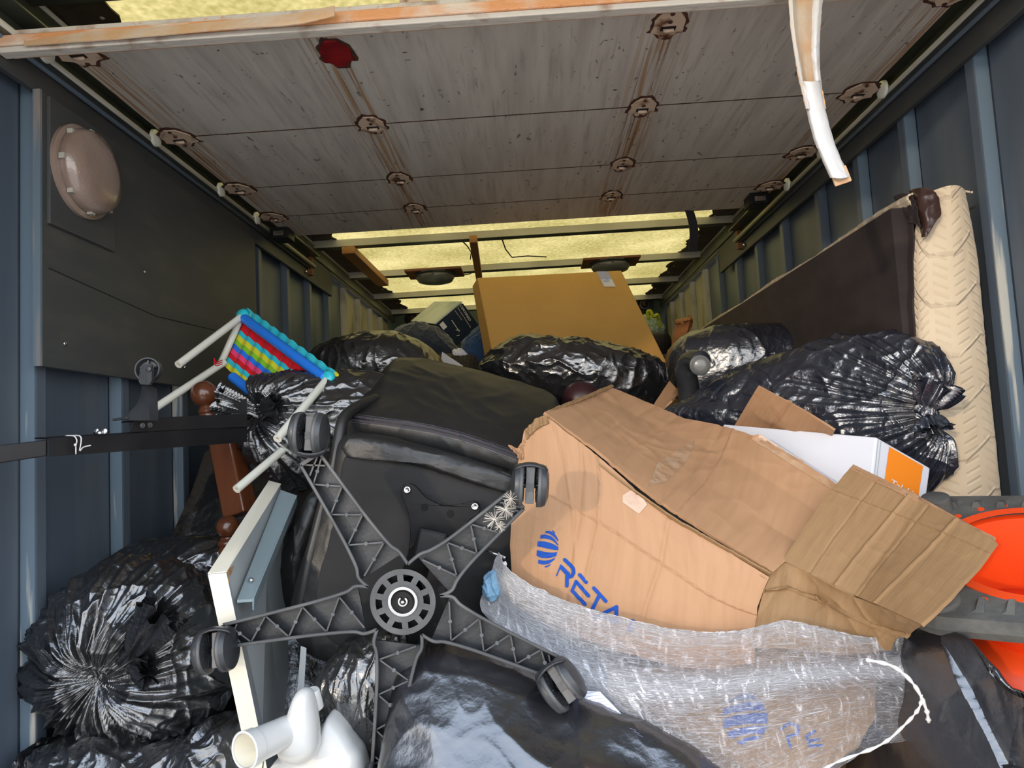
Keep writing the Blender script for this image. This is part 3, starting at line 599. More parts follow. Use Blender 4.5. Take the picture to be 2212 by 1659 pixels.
# back left bag under roof glow
bag('black bin bag with ribbed film behind the woven stool', [(672, 800), (676, 762), (712, 738), (775, 718), (838, 712), (895, 728), (938, 758), (962, 800), (940, 840), (860, 870), (760, 880), (690, 860)], 2.45, .16, .16, crump=.010, cs=8, stretch=(1, 1, .6), seed=1)
# centre back bag
bag('shiny black bin bag lying in front of the tall tan carton', [(1030, 800), (1048, 765), (1085, 738), (1135, 722), (1200, 725), (1262, 732), (1330, 750), (1392, 768), (1432, 790), (1444, 828), (1420, 870), (1340, 895), (1230, 900), (1150, 870), (1080, 840)], 2.2, .20, .18, crump=.015, cs=8, seed=2, nr=80)
# right back bag
bag('blue-black bin bag behind the round knob, at the foot of the mattress', [(1440, 800), (1446, 755), (1480, 722), (1540, 704), (1620, 699), (1700, 701), (1770, 712), (1850, 740), (1870, 800), (1800, 850), (1650, 880), (1520, 880), (1450, 850)], 2.35, .17, .16, 'bagb', crump=.010, cs=8, stretch=(1, 1, .45), seed=3)
# long right bag with knot
knotted('big long blue-black bin bag with gathered knot lying against the mattress', [(1425, 905), (1480, 860), (1560, 812), (1650, 772), (1740, 742), (1830, 722), (1900, 716), (1958, 724), (2008, 748), (2036, 782), (2040, 826), (2022, 868), (2016, 900), (2036, 940), (2046, 985), (2040, 1030), (2010, 1060), (1930, 1080), (1800, 1060), (1650, 1010), (1520, 960)], 1.64, .13, .14, 'bagb', (2000, 893), [((2000, 893, 1.42), (2030, 830, 1.40), .018, .040), ((2000, 893, 1.42), (2018, 930, 1.40), .016, .030)], du=-.07, kp=.034, kl=.13, kn=15, kd=.03, crump=.011, cs=9, na=420, nr=100, seed=4, stretch=(.8, 1, 1))
# left middle bag with knot
knotted('black bin bag with twisted knot under the woven stool', [(538, 862), (548, 826), (572, 812), (640, 806), (700, 803), (770, 806), (835, 815), (880, 850), (880, 920), (840, 980), (780, 1030), (720, 1050), (660, 1062), (610, 1058), (565, 1022), (535, 985), (522, 940), (530, 898)], 1.76, .15, .16, 'bag', (566, 890), [((563, 890, 1.63), (470, 862, 1.60), .013, .028), ((560, 892, 1.62), (600, 872, 1.59), .013, .022)], kp=.030, kl=.16, kn=14, kd=.03, crump=.013, cs=8, na=420, nr=100, seed=5)
# lower left bag with knot
knotted('round silvery-black bin bag with star-pleated knot at lower left', [(58, 1462), (56, 1412), (66, 1362), (96, 1310), (140, 1268), (190, 1232), (245, 1208), (300, 1200), (360, 1208), (412, 1222), (452, 1262), (476, 1320), (488, 1385), (492, 1450), (488, 1505), (462, 1552), (410, 1586), (340, 1606), (260, 1614), (190, 1598), (130, 1568), (82, 1520)], 1.44, .13, .14, 'bag', (272, 1440), [((272, 1440, 1.325), (350, 1318, 1.27), .016, .034), ((275, 1436, 1.325), (320, 1455, 1.29), .012, .024)], kp=.034, kl=.17, kn=12, kd=.035, crump=.020, cs=7, na=480, nr=110, seed=6)
bag('matt black bin bag against the left wall, behind the knotted lower left bag', [(190, 1260), (232, 1208), (290, 1178), (350, 1166), (420, 1160), (480, 1168), (520, 1200), (520, 1400), (430, 1500), (250, 1450)], 1.66, .10, .12, crump=.012, cs=9, seed=7)
bag('dirty crumpled black bin bag at the bottom left corner', [(40, 1700), (70, 1645), (110, 1612), (180, 1600), (300, 1612), (400, 1590), (460, 1558), (500, 1560), (530, 1620), (560, 1800), (560, 2400), (300, 2600), (60, 2500)], 1.34, .10, .22, crump=.016, cs=9, na=420, nr=90, seed=8)
# centre bags
bag('wrinkled black bin bag between two legs of the upturned chair', [(688, 1490), (700, 1440), (740, 1398), (800, 1362), (862, 1350), (900, 1400), (900, 1560), (860, 1640), (815, 1650), (765, 1600), (715, 1555)], 1.33, .075, .10, crump=.010, cs=12, stretch=(1.6, 1, .5), seed=9)
def cf(P):
    q = np.stack([P[:, 0]*5-P[:, 2]*2, P[:, 1]*3, P[:, 2]*9+P[:, 0]*5], 1); x = (P[:, 0]+.12)/.25
    return ridged(q)*.016*np.clip(x, .15, 1)*1.5
bag('big smooth glossy black bag across the bottom centre, under the chair base', [(850, 1520), (862, 1450), (905, 1400), (965, 1376), (1040, 1392), (1120, 1436), (1200, 1490), (1290, 1545), (1400, 1600), (1500, 1660), (1580, 1740), (1600, 2000), (1500, 2300), (1100, 2400), (840, 2300), (810, 2000), (825, 1650)], 1.08, .075, .20, 'bags', crump=.010, cs=4, na=420, nr=110, seed=10, folds=cf, ridge=.5, centre=(1150, 1850), dv=-.042)
def cr(P): return ridged(np.stack([P[:, 0]*3, P[:, 1]*3, P[:, 2]*7-P[:, 0]*3], 1))*.008
bag('smooth black polythene bundle at the bottom right, below the orange cones', [(1870, 1660), (1900, 1520), (1940, 1410), (1958, 1372), (2010, 1356), (2080, 1372), (2125, 1430), (2180, 1490), (2260, 1520), (2400, 1560), (2500, 1800), (2450, 2300), (2100, 2500), (1880, 2200)], .97, .06, .20, 'bags', crump=.006, cs=4, na=360, nr=90, seed=11, folds=cr, ridge=.5, centre=(2180, 1850), du=-.075)
# ================================================================== tall tan carton at the back
ct = thing('flat_carton', 'tall flat tan carton with a white label leaning near the back', 'box', W(1230, 760, 3.0))
A, B, C_, D = W(1031, 600, 3.0), W(1342, 584, 3.05), W(1478, 860, 2.75), W(1088, 885, 2.7)
off = np.array([-.03, .075, -.02])
# front plane corners listed ccw, then the far ones
cbx = MB().hexa([D, C_, B, A, D+off*1.3, C_+off*1.3, B+off, A+off]).build('carton_body', 'board', ct, bevel=.003)
decal('white_label', [[(1288, 586), (1313, 586), (1330, 619), (1305, 619)]], cbx, 'white', ct, .003, 14, 3.0)
decal('label_print', [s for a in (((1296, 598), (1313, 600)), ((1304, 607), (1316, 607)), ((1309, 602), (1313, 603))) for s in stroke(a, 1.2)], cbx, 'ink', ct, .005, 9, 3.0)
# ================================================================== things at the back
nb = thing('printed_box', 'navy and sky-blue printed box with white lettering, tilted at the back left', 'box', W(950, 730, 3.6))
c8 = [W(u, v, d) for u, v, d in ((943, 703, 3.45), (1000, 655, 3.50), (1036, 703, 3.55), (980, 752, 3.5))]
o2 = [W(u, v, d) for u, v, d in ((886, 699, 3.9), (912, 678, 3.95))]
bk = np.array(W(890, 697, 3.9))-np.array(c8[0])
nbx = MB().hexa([c8[3], c8[2], c8[1], c8[0], c8[3]+bk, c8[2]+bk, c8[1]+bk, c8[0]+bk]).build('box_front', 'nbox', nb, bevel=.002)
up = np.array([-.003, -.004, .004])
MB().hexa([c8[0]+up, c8[1]+up, c8[1]+bk+up, c8[0]+bk+up]+[p+up*2 for p in (c8[0], c8[1], c8[1]+bk, c8[0]+bk)]).build('box_lid', 'skyprint', nb)
decal('price_sticker', [[(949, 701), (957, 694), (966, 706), (958, 713)]], nbx, 'white', nb, .004, 12, 3.5)
FONT = None
def lettering(name, text, target, mat, parent, p0, p1, h, off=.003, shear=0, d=1.5, bold=.0, cell=9):
    """text laid flat on a surface: baseline from p0 to p1 (pixels), letter height h (pixels)"""
    cu = bpy.data.curves.new(name, 'FONT'); cu.body = text; cu.resolution_u = 3; cu.offset = bold; cu.shear = shear
    tmp = bpy.data.objects.new(name, cu); COL.objects.link(tmp); dg = bpy.context.evaluated_depsgraph_get(); me = bpy.data.meshes.new_from_object(tmp.evaluated_get(dg))
    P = np.array([v.co[:2] for v in me.vertices]); x0, x1 = P[:, 0].min(), P[:, 0].max(); p0, p1 = np.array(p0, float), np.array(p1, float); t = (p1-p0); L = np.linalg.norm(t); t /= L; nn = np.array([t[1], -t[0]])
    Q = p0+((P[:, 0]-x0)/(x1-x0)*L)[:, None]*t+(P[:, 1]/.7*h)[:, None]*nn
    fs = [p.vertices[:] for p in me.polygons]; bpy.data.objects.remove(tmp); bpy.data.meshes.remove(me)
    return decal(name, [[Q[i] for i in f] for f in fs], target, mat, parent, off, cell, d)
lettering('box_title', 'CERTIFIED', nbx, 'white', nb, (993, 660), (1014, 694), 4.5, .004, .2, 3.5, .01)
lettering('box_text', 'Euro motor & battery kit', nbx, 'tube', nb, (988, 665), (1016, 708), 2.6, .004, 0, 3.5)
lettering('box_text', 'series 2 kit', nbx, 'tube', nb, (982, 671), (997, 692), 2.4, .004, 0, 3.5)
decal('box_graphic', [s for a in (((985, 713), (993, 713)), ((987, 725), (992, 724)), ((976, 692), (992, 716)), ((966, 722), (974, 732))) for s in stroke(a, 1.3)], nbx, 'tube', nb, .004, 9, 3.5)['kind'] = 'stuff'
o = blob('dark_jacket', [(855, 720), (872, 706), (900, 700), (935, 706), (960, 722), (985, 748), (990, 768), (950, 775), (900, 772), (860, 750)], 3.2, .10, .10, 'navy', crump=.016, cs=9, na=160, nr=40, seed=12); tag(o, 'dark navy jacket heaped on the tyre, left of the printed box', 'clothes')
o = blob('blue_fleece', [(1000, 745), (1015, 722), (1035, 708), (1062, 702), (1100, 720), (1110, 770), (1070, 810), (1030, 790), (1005, 768)], 3.15, .09, .10, 'denim', crump=.016, cs=9, na=160, nr=40, seed=13); tag(o, 'bright blue fleece stuffed beside the tall tan carton', 'clothes')
o = blob('white_cloth', [(975, 768), (982, 756), (996, 752), (1008, 762), (1012, 776), (990, 780), (974, 776)], 3.1, .03, .03, 'paper', crump=.010, cs=22, na=90, nr=26, seed=14); tag(o, 'small cream rag between the jacket and the blue fleece', 'cloth')
# tyre lying flat
ty = thing('tyre', 'dusty car tyre lying flat behind the bin bags', 'tyre', W(975, 800, 3.2))
tc_ = W(978, 815, 3.25); R_ = .20
prof = [(-.10, .10), (-.095, .16), (-.075, .195), (-.05, .205), (.05, .205), (.075, .195), (.095, .16), (.10, .10)]
MB().lathe(tc_, (0, 0, 1), prof, 64).build('carcass', 'tyre', ty, True, .6)
mb = MB()
for k in range(64):
    for j, (z0, z1) in enumerate(((.052, .076), (.018, .046), (-.012, .012), (-.046, -.018), (-.076, -.052))):
        a = 2*PI*(k+.5*(j % 2))/64; d = np.array([math.cos(a), math.sin(a), 0]); s = np.array([-math.sin(a), math.cos(a), 0]); r = .203 if abs(z0) < .05 and abs(z1) < .05 else .198
        p = tc_+d*r; mb.hexa([p-s*.008+np.array([0, 0, z0]), p+s*.008+np.array([0, 0, z0]), p+s*.008+np.array([0, 0, z1]), p-s*.008+np.array([0, 0, z1]), p-s*.007+d*.008+np.array([0, 0, z0]), p+s*.007+d*.008+np.array([0, 0, z0]), p+s*.007+d*.008+np.array([0, 0, z1]), p-s*.007+d*.008+np.array([0, 0, z1])])
mb.build('tread', 'tyre', ty)['kind'] = 'stuff'
o = sheet('white_offcut', [[(955, 760, 2.75), (1000, 790, 2.72)], [(950, 800, 2.70), (1000, 812, 2.68)]], 'white', None, 8, 8, .01); tag(o, 'small white board corner poking out below the tyre', 'board')
# green carrier bag, plank, planks
gb = thing('carrier_bag', 'pale green carrier bag with lime handles near the back right', 'bag', W(1410, 705, 3.9))
gbb = blob('bag_body', [(1376, 690), (1388, 680), (1410, 684), (1430, 696), (1438, 712), (1430, 730), (1412, 738), (1390, 732), (1378, 715)], 3.9, .10, .10, 'gbag', parent=gb, crump=.014, cs=12, na=140, nr=40, seed=15)
MB().tube(crom([W(1402, 690, 3.80), W(1399, 675, 3.79), W(1405, 672, 3.78), W(1412, 684, 3.78), W(1420, 680, 3.78), W(1424, 690, 3.80)], 20), .010, 6).build('handle', 'lime', gb, True)
decal('lime_patch', [[(1418, 693), (1424, 693), (1430, 706), (1424, 708)]], gbb, 'lime', gb, .01, 8, 3.9)
pk = thing('broken_board', 'broken dark board with splintered top edge by the right wall', 'board', W(1475, 700, 3.0))
sheet('board_face', [[(1460, 697, 3.1), (1492, 688, 3.05)], [(1450, 745, 3.05), (1480, 735, 3.0)]], 'brownply', pk, 16, 16, .02, .002, 20)
sheet('splintered_edge', [[(1459, 691, 3.09), (1492, 683, 3.04)], [(1460, 699, 3.085), (1493, 690, 3.035)]], 'timber', pk, 50, 8, .012, .006, 60)
o = MB().tube([W(1380, 745, 3.4), W(1440, 742, 3.3)], .05, 16).build('rolled_mat', 'under', None, True); tag(o, 'dark roll lying under the green carrier bag', 'roll')
# brown carton wedge, round pod, black pole with knob
cw = sheet('cardboard_wedge', [[(1446, 822, 2.05), (1460, 838, 2.0), (1470, 850, 2.0)], [(1405, 885, 1.95), (1435, 880, 1.93), (1450, 865, 1.93)]], 'card', None, 20, 20, .006, .002, 12); tag(cw, 'corner of a brown carton between two bags, left of the black pole', 'box')
cs_ = sheet('carton_edge', [[(1461, 838, 2.0), (1468, 846, 2.01)], [(1440, 884, 1.95), (1466, 868, 1.99)]], 'board', None, 6, 10, .005); tag(cs_, 'yellowish card strip beside the brown carton corner', 'card')
o = MB().lathe(W(1256, 862, 1.95), (.1, -.3, 1), [(-.05, .03), (-.035, .048), (0, .056), (.03, .045), (.045, .025), (.05, .0001)], 24).build('round_pod', 'maroon', None, True); tag(o, 'dark maroon round pod just behind the torn top carton', 'container')
kp_ = thing('black_arm', 'black plastic arm with round grey end cap in front of the back bags', 'chair arm', W(1490, 850, 1.9))
MB().tube(crom([W(1490, 900, 1.95), W(1487, 840, 1.93), W(1481, 795, 1.90), W(1495, 778, 1.87), W(1515, 780, 1.82)], 20), [.030]*10+[.027]*10, 16).build('bent_tube', 'blackp', kp_, True)
p = W(1512, 789, 1.80); ax = (EYE-p); ax /= np.linalg.norm(ax)
MB().lathe(p, ax+np.array([.05, 0, .0]), [(-.04, .022), (-.01, .026), (0, .027), (.006, .026), (.007, .021)], 28).build('end_ring', 'blackp', kp_, True, .6)
MB().lathe(p+ax*.004, ax, [(0, .0225), (.003, .021), (.006, .012), (.007, .0001)], 28).build('end_cap', 'lensr', kp_, True)['label'] = 'grey round end cap'
# ================================================================== upturned office chair
ch = thing('office_chair', 'upturned black office chair showing its five-legged castor base and seat underside', 'chair', W(870, 1300, 1.22))
HU, HV = 870, 1300
YBASE = 1.20
def bp(u, v, dy=0): return W(u, v, YBASE+dy)
# --- seat: padded rim, dust cloth, bracket
blob('seat', [(738, 946), (800, 936), (900, 956), (1010, 988), (1118, 1030), (1170, 1100), (1180, 1250), (1165, 1400), (1100, 1480), (960, 1500), (820, 1478), (728, 1432), (660, 1396), (634, 1330), (650, 1230), (682, 1130), (712, 1030)], 1.46, .055, .075, 'leather', ch, crump=.004, cs=7, na=300, nr=60, pw=3.2, seed=20)
U = [(742, 1000), (760, 985), (800, 984), (860, 996), (940, 1012), (1040, 1046), (1100, 1070), (1130, 1180), (1130, 1380), (960, 1450), (830, 1430), (720, 1385), (682, 1320), (694, 1230), (722, 1120)]
blob('underside_cloth', U, 1.410, .014, .01, 'cloth', ch, crump=.004, cs=9, na=220, nr=40, pw=3.5, seed=21)
blob('rim_roll', [(742, 952), (790, 942), (900, 962), (1010, 992), (1112, 1030), (1122, 1058), (1105, 1068), (1010, 1040), (900, 1006), (790, 984), (748, 986)], 1.405, .018, .03, 'leather', ch, crump=.003, cs=14, na=240, nr=30, seed=22)
# --- back rest cushion with zip
back = sheet('backrest', [[(836, 790, 1.86), (868, 772, 1.88), (960, 782, 1.86), (1090, 815, 1.82), (1185, 846, 1.78), (1210, 878, 1.74)],
                   [(806, 828, 1.74), (850, 800, 1.74), (950, 808, 1.73), (1080, 842, 1.70), (1180, 880, 1.67), (1200, 905, 1.65)],
                   [(780, 862, 1.62), (840, 852, 1.60), (940, 862, 1.58), (1060, 895, 1.56), (1150, 930, 1.55), (1170, 950, 1.54)],
                   [(760, 893, 1.525), (820, 895, 1.49), (910, 905, 1.475), (1020, 935, 1.47), (1120, 970, 1.47), (1140, 990, 1.47)],
                   [(754, 906, 1.51), (815, 912, 1.475), (905, 924, 1.46), (1015, 952, 1.455), (1118, 990, 1.455), (1135, 1005, 1.455)],
                   [(750, 932, 1.52), (810, 940, 1.485), (900, 958, 1.47), (1010, 990, 1.465), (1115, 1026, 1.465), (1130, 1040, 1.465)],
                   [(756, 952, 1.55), (815, 962, 1.53), (900, 980, 1.52), (1010, 1010, 1.52), (1110, 1040, 1.52), (1125, 1055, 1.52)]], 'leather', ch, 120, 90, .07, .004, 6, smooth_interp=True)
zz = [(757, 902), (800, 908), (860, 916), (930, 927), (1000, 944), (1060, 964), (1120, 986)]
decal('zip_tape', stroke(zz, 13, False), back, 'zip', ch, .0020, 6, 1.5)
decal('zip_teeth', stroke(zz, 3, False), back, 'blackm', ch, .0032, 6, 1.5)
decal('stitching', stroke([(a, b-9) for a, b in zz], 1.6, False)+stroke([(a, b+9) for a, b in zz], 1.6, False), back, 'greyp', ch, .0024, 6, 1.5)['kind'] = 'stuff'
# arm loops
MB().tube(crom([W(812, 862, 1.60), W(770, 880, 1.52), W(742, 905, 1.47), (W(732, 950, 1.45)), W(722, 1010, 1.44), W(700, 1090, 1.44), W(672, 1200, 1.43), W(650, 1300, 1.43), W(640, 1350, 1.45)], 40), .0125, 14).build('arm_loop', 'leather', ch, True)
blob('arm_pad', [(606, 1210), (618, 1160), (650, 1095), (680, 1062), (700, 1075), (690, 1160), (670, 1260), (650, 1330), (618, 1310), (602, 1260)], 1.62, .05, .05, 'leather', ch, crump=.006, cs=9, na=160, nr=36, seed=24)
MB().tube([W(1020, 1178, 1.40), W(1092, 1205, 1.33)], .0035, 8).build('lever', 'chrome', ch, True)
# bracket
yb_ = 1.372
poly = crom([(868, 1062), (872, 1048), (884, 1044), (900, 1052), (922, 1075), (960, 1092), (1000, 1088), (1022, 1082), (1036, 1090), (1034, 1106), (1012, 1124), (992, 1148), (972, 1180), (960, 1205), (900, 1212), (882, 1204), (886, 1160), (884, 1110)], 60, True)
br = MB().prism([W(u, v, yb_) for u, v in poly], (0, .004, 0)).build('seat_bracket', 'blackm', ch, bevel=.0012); br['label'] = 'black steel seat plate with two slots'
for u, v in ((880, 1058), (1026, 1094)):
    MB().lathe(W(u, v, yb_-.001), (0, -1, 0), [(0, .008), (.004, .0075), (.005, .005), (.003, .003)], 12).build('bolt', 'chrome', br, True)
for u, v in ((917, 1096), (973, 1110)): MB().lathe(W(u, v, yb_-.0006), (0, -1, 0), [(0, .0075), (.0004, .0073)], 16).build('slot', 'dark', br)
MB().hexa([W(886, 1216, 1.30), W(905, 1138, 1.31), W(968, 1152, 1.31), W(960, 1228, 1.30), W(886, 1216, 1.37), W(905, 1138, 1.37), W(968, 1152, 1.37), W(960, 1228, 1.37)]).build('tilt_housing', 'blackm', ch, bevel=.006)
MB().tube([W(880, 1290, 1.215), W(908, 1200, 1.345)], .024, 24).build('gas_lift', 'blackm', ch, True, .6)
# --- five-legged base
PXM = YBASE/FPX
def pol(r, a): return (HU+r*math.cos(a), HV+r*math.sin(a))
tips = [((665, 985), 0), ((1122, 1075), 1), ((1212, 1448), 2), ((826, 1675), 3), ((478, 1375), 4)]
angs = [math.atan2(t[1]-HV, t[0]-HU) for t, _ in tips]
def rail_pts(a, L, side, nxt):
    # tip -> hub fillet -> half way to the neighbour
    d = np.array([math.cos(a), math.sin(a)]); n = np.array([-d[1], d[0]])*side; P = [np.array([HU, HV])+d*L+n*24]
    for r, w in ((L*.75, 29), (L*.5, 35), (120, 43), (95, 52)): P.append(np.array([HU, HV])+d*r+n*w)
    mid = a+nxt/2; P.append(np.array(pol(82, mid))); return crom(P, 26)
for i, ((tu, tv), _) in enumerate(tips):
    a = angs[i]; L = math.hypot(tu-HU, tv-HV)-8
    nx = (angs[(i+1) % 5]-a) % (2*PI); pv = (a-angs[i-1]) % (2*PI)
    d = np.array([math.cos(a), math.sin(a)]); n = np.array([-d[1], d[0]])
    A_ = rail_pts(a, L, 1, nx); B_ = rail_pts(a, L, -1, -pv)
    # sloping shell: legs drop away from the viewer at the tip a little
    mb = MB()
    for Pp in (A_, B_):
        T = np.gradient(Pp, axis=0); T /= np.linalg.norm(T, axis=1)[:, None]; Nn = np.stack([-T[:, 1], T[:, 0]], 1)*3.8; nk = len(Pp)
        V = [bp(*(Pp[k]+s_*Nn[k]), dy=h_) for k in range(nk) for (s_, h_) in ((-1, .0012), (-.6, 0), (.6, 0), (1, .0012), (1, .030), (-1, .030))]
        mb.add(V, [(k*6+j, k*6+(j+1) % 6, (k+1)*6+(j+1) % 6, (k+1)*6+j) for k in range(nk-1) for j in range(6)]+[tuple(range(6)), tuple((nk-1)*6+j for j in range(6))])
    q0, q1 = A_[0], B_[0]; e = d*4; c = [q0-e, q0+e, q1+e, q1-e]; mb.hexa([bp(*x) for x in c]+[bp(*x, dy=.030) for x in c])
    leg = mb.build('leg', 'greyp', ch, loc=None)
    # the closed top skin of the leg seen from beneath
    top = [tuple(p) for p in A_[:-4]]+[tuple(p) for p in B_[:-4][::-1]]
    MB().prism([bp(u, v, .026) for u, v in top], (0, .004, 0)).build('leg_skin', 'blackp', leg)
    mb = MB(); zig = []; rs = np.linspace(92, L-12, 8)
    for k, r in enumerate(rs):
        w = np.interp(r, [90, L*.5, L], [40, 31, 21]); zig.append(np.array([HU, HV])+d*r+n*w*(1 if k % 2 else -1))
    for p, q in zip(zig[:-1], zig[1:]):
        t = (q-p)/np.linalg.norm(q-p); m_ = np.array([-t[1], t[0]])*1.7; c = [p-m_, p+m_, q+m_, q-m_]
        mb.hexa([bp(*x, dy=.006) for x in c]+[bp(*x, dy=.028) for x in c]); mid = (p+q)/2
        mb.tube([bp(*mid, dy=.004), bp(*mid, dy=.028)], .0034, 8)
    w = 20; p, q = np.array([HU, HV])+d*(L-30)+n*w, np.array([HU, HV])+d*(L-2)-n*w
    for p, q in ((p, q), (np.array([HU, HV])+d*(L-30)-n*w, np.array([HU, HV])+d*(L-2)+n*w)):
        t = (q-p)/np.linalg.norm(q-p); m_ = np.array([-t[1], t[0]])*1.7; c = [p-m_, p+m_, q+m_, q-m_]; mb.hexa([bp(*x, dy=.004) for x in c]+[bp(*x, dy=.028) for x in c])
    mb.build('rib_lattice', 'greyp', leg)
hub = thing('hub', None, None, bp(HU, HV)); hub.parent = ch; hub.location = Vector(LOC[hub])-LOC[ch]
def ring(r0, r1, y0, y1, n=60):
    mb = MB(); vs = []; 
    for k in range(n):
        a = 2*PI*k/n
        for r, y in ((r0, y0), (r1, y0), (r1, y1), (r0, y1)): vs.append(bp(*pol(r, a), dy=y))
    fs = [(k*4+j, k*4+(j+1) % 4, ((k+1) % n)*4+(j+1) % 4, ((k+1) % n)*4+j) for k in range(n) for j in range(4)]
    return mb.add(vs, fs)
ring(59, 71, -.004, .034).build('outer_ring', 'greyp', hub, True, .5)
ring(30, 45, -.004, .036).build('inner_ring', 'greyp', hub, True, .5)
mb = MB()
for k in range(10):
    a = angs[1]+2*PI*(k+.5)/10; da0, da1 = .15, .11
    c = [pol(44, a-da0), pol(60, a-da1), pol(60, a+da1), pol(44, a+da0)]; mb.hexa([bp(*x, dy=-.0036) for x in c]+[bp(*x, dy=.030) for x in c])
mb.build('web', 'greyp', hub)
MB().lathe(bp(HU, HV, .034), (0, -1, 0), [(0, 71*PXM), (.001, 71*PXM)], 48).build('hub_back', 'blackp', hub)
ring(26, 32, -.008, .02).build('steel_collar', 'chrome', hub, True, .5)
MB().lathe(bp(HU, HV, .012), (0, -1, 0), [(0, 27*PXM), (.008, 27*PXM), (.010, 24*PXM)], 36).build('cylinder_end', 'blackm', hub, True, .5)
mb = MB(); P = [bp(*pol(9, math.radians(x)), dy=-.001) for x in range(-60, 250, 20)]; mb.tube(P, .0022, 8); mb.build('retaining_clip', 'chrome', hub, True)
MB().lathe(bp(HU, HV, .001), (0, -1, 0), [(0, .004), (.006, .0035)], 10).build('pin', 'chrome', hub, True)
# --- castors
def castor(u, v, rot, dy=-.012, hood=90, sc=1.0, parent=ch, far=0):
    """twin wheel castor seen from below; rot = direction of the axle in the picture (degrees)"""
    c = bp(u, v, dy); e = np.array(RW @ np.array([math.cos(math.radians(rot)), -math.sin(math.radians(rot)), 0])); e /= np.linalg.norm(e)
    vdir = (EYE-c)/np.linalg.norm(EYE-c); f = np.cross(vdir, e)
    t = thing('castor', None, None, c); t.parent = parent; t.location = Vector(LOC[t])-LOC[parent]; sc *= 1.2; R = .030*sc; w = .016*sc; g = .0098*sc
    for s in (-1, 1):
        o = c+e*s*g
        wh = MB().lathe(o, e*s, [(0, R*.80), (.0005, R), (w*.45, R), (w*.75, R*.93), (w, R*.6), (w*1.08, .0001)], 36).build('wheel', 'blackp', t, True, .7)
        MB().lathe(o+e*s*w*.02, e*s, [(0, R*1.012), (w*.34, R*1.012)], 36).build('tread', 'greyp', wh, True)
        mb = MB()
        for k in range(14):
            a = 2*PI*k/14; dd = np.cross(e, f)*math.cos(a)+f*math.sin(a); mb.bar(o-e*s*.0012+dd*R*.2, o-e*s*.0012+dd*R*.8, .0016, .0014, e)
        mb.build('wheel_spokes', 'blackp', wh)
    MB().box(tuple(np.minimum(c-.001, c-.001)), tuple(c+.001))
    h = math.radians(hood); hd = np.array(RW @ np.array([math.cos(h), math.sin(h), 0])); hd /= np.linalg.norm(hd)
    k_ = MB(); up = vdir
    body = [c-e*g*.62-f*R*.85+up*R*.55, c+e*g*.62-f*R*.85+up*R*.55, c+e*g*.62+f*R*.85+up*R*.55, c-e*g*.62+f*R*.85+up*R*.55]
    k_.hexa(body+[p-up*R*1.1 for p in body]); k_.build('fork_block', 'greyp', t, bevel=.001)
    MB().bar(c-f*R*.1+up*R*.56-e*g*.6, c-f*R*.1+up*R*.56+e*g*.6, .010*sc, .003, up).build('axle_bridge', 'blackp', t)
    # hood: quarter shell over the wheels
    vs = []; nA, nB = 14, 10; Rh = R*1.10
    ex = e; hz = hd-ex*np.dot(hd, ex); hz /= np.linalg.norm(hz); bk_ = -vdir
    for i in range(nA):
        a = -PI*.18+PI*.72*i/(nA-1)
        for j in range(nB):
            b = -1+2*j/(nB-1); rr = Rh*math.sqrt(max(1-.45*b*b, .1)); vs.append(c+ex*b*(g+w*.9)+hz*rr*math.cos(a)+bk_*rr*math.sin(a))
    fs = [(i*nB+j, i*nB+j+1, (i+1)*nB+j+1, (i+1)*nB+j) for i in range(nA-1) for j in range(nB-1)]
    hd_ = mesh('hood', vs, fs, 'blackp', t, True); sm = hd_.modifiers.new('s', 'SOLIDIFY'); sm.thickness = .003
    return t
castor(668, 936, 2, hood=-92); castor(1145, 1048, 3, hood=92); castor(1212, 1478, -38, hood=150, sc=1.05); castor(822, 1700, 0, hood=-90); castor(467, 1404, -8, hood=60, sc=1.02)
# seed fluff caught on a leg
for k, (u, v, R) in enumerate(((1068, 1122, 26), (1092, 1100, 24), (1104, 1078, 20), (1080, 1138, 15))):
    mb = MB(); c = W(u, v, 1.165)
    for j in range(34):
        a = random.uniform(0, 2*PI); q = W(u+R*math.cos(a)*random.uniform(.6, 1), v+R*math.sin(a)*random.uniform(.6, 1), 1.165-random.uniform(-.012, .012)); mb.tube([c, q], .0003, 3)
    tag(mb.build('seed_head', 'fluff'), ('largest', 'second', 'topmost', 'lowest, smallest')[k]+' wisp of white seed fluff caught on the upper right chair leg', 'seed fluff', 'seed fluff on the chair leg')
# ================================================================== woven stool
st = thing('woven_stool', 'small tipped stool with rainbow striped plastic weave and white tube legs', 'stool', W(590, 800, 1.8))
P1, P2, P3, P4 = W(522, 684, 1.86), W(706, 820, 1.67), W(474, 792, 1.83), W(655, 935, 1.70)
for p, q in ((P1, W(386, 787, 1.64)), (W(484, 783, 1.83), W(322, 890, 1.60)), (P2, W(600, 947, 1.46)), (P4, W(512, 1056, 1.50))):
    MB().tube([p, q], .0095, 14).build('leg', 'tube', st, True, .8)
    MB().lathe(q, q-p, [(0, .0096), (.002, .0094), (.002, .004), (-.003, .003)], 14).build('leg_end', 'cream', st, True, .8)
MB().tube([P1, P3], .009, 12).build('side_tube', 'tube', st, True); MB().tube([P2, P4], .009, 12).build('side_tube', 'tube', st, True)
def coil(a, b, r, turns, tw):
    mb = MB(); a, b = np.array(a), np.array(b); d = b-a; L = np.linalg.norm(d); d /= L
    mb.tube([a+d*L*k/(turns*2) for k in range(turns*2+1)], [r+(.0009 if k % 2 else 0) for k in range(turns*2+1)], 12); return mb
pn = np.cross(P2-P1, P3-P1); pn /= np.linalg.norm(pn)
if pn[1] > 0: pn = -pn      # towards the viewer
coil(P1+(P2-P1)*.03, P2-(P2-P1)*.02, .0125, 62, 0).build('wrapped_rail', 'w_blue', st, True)
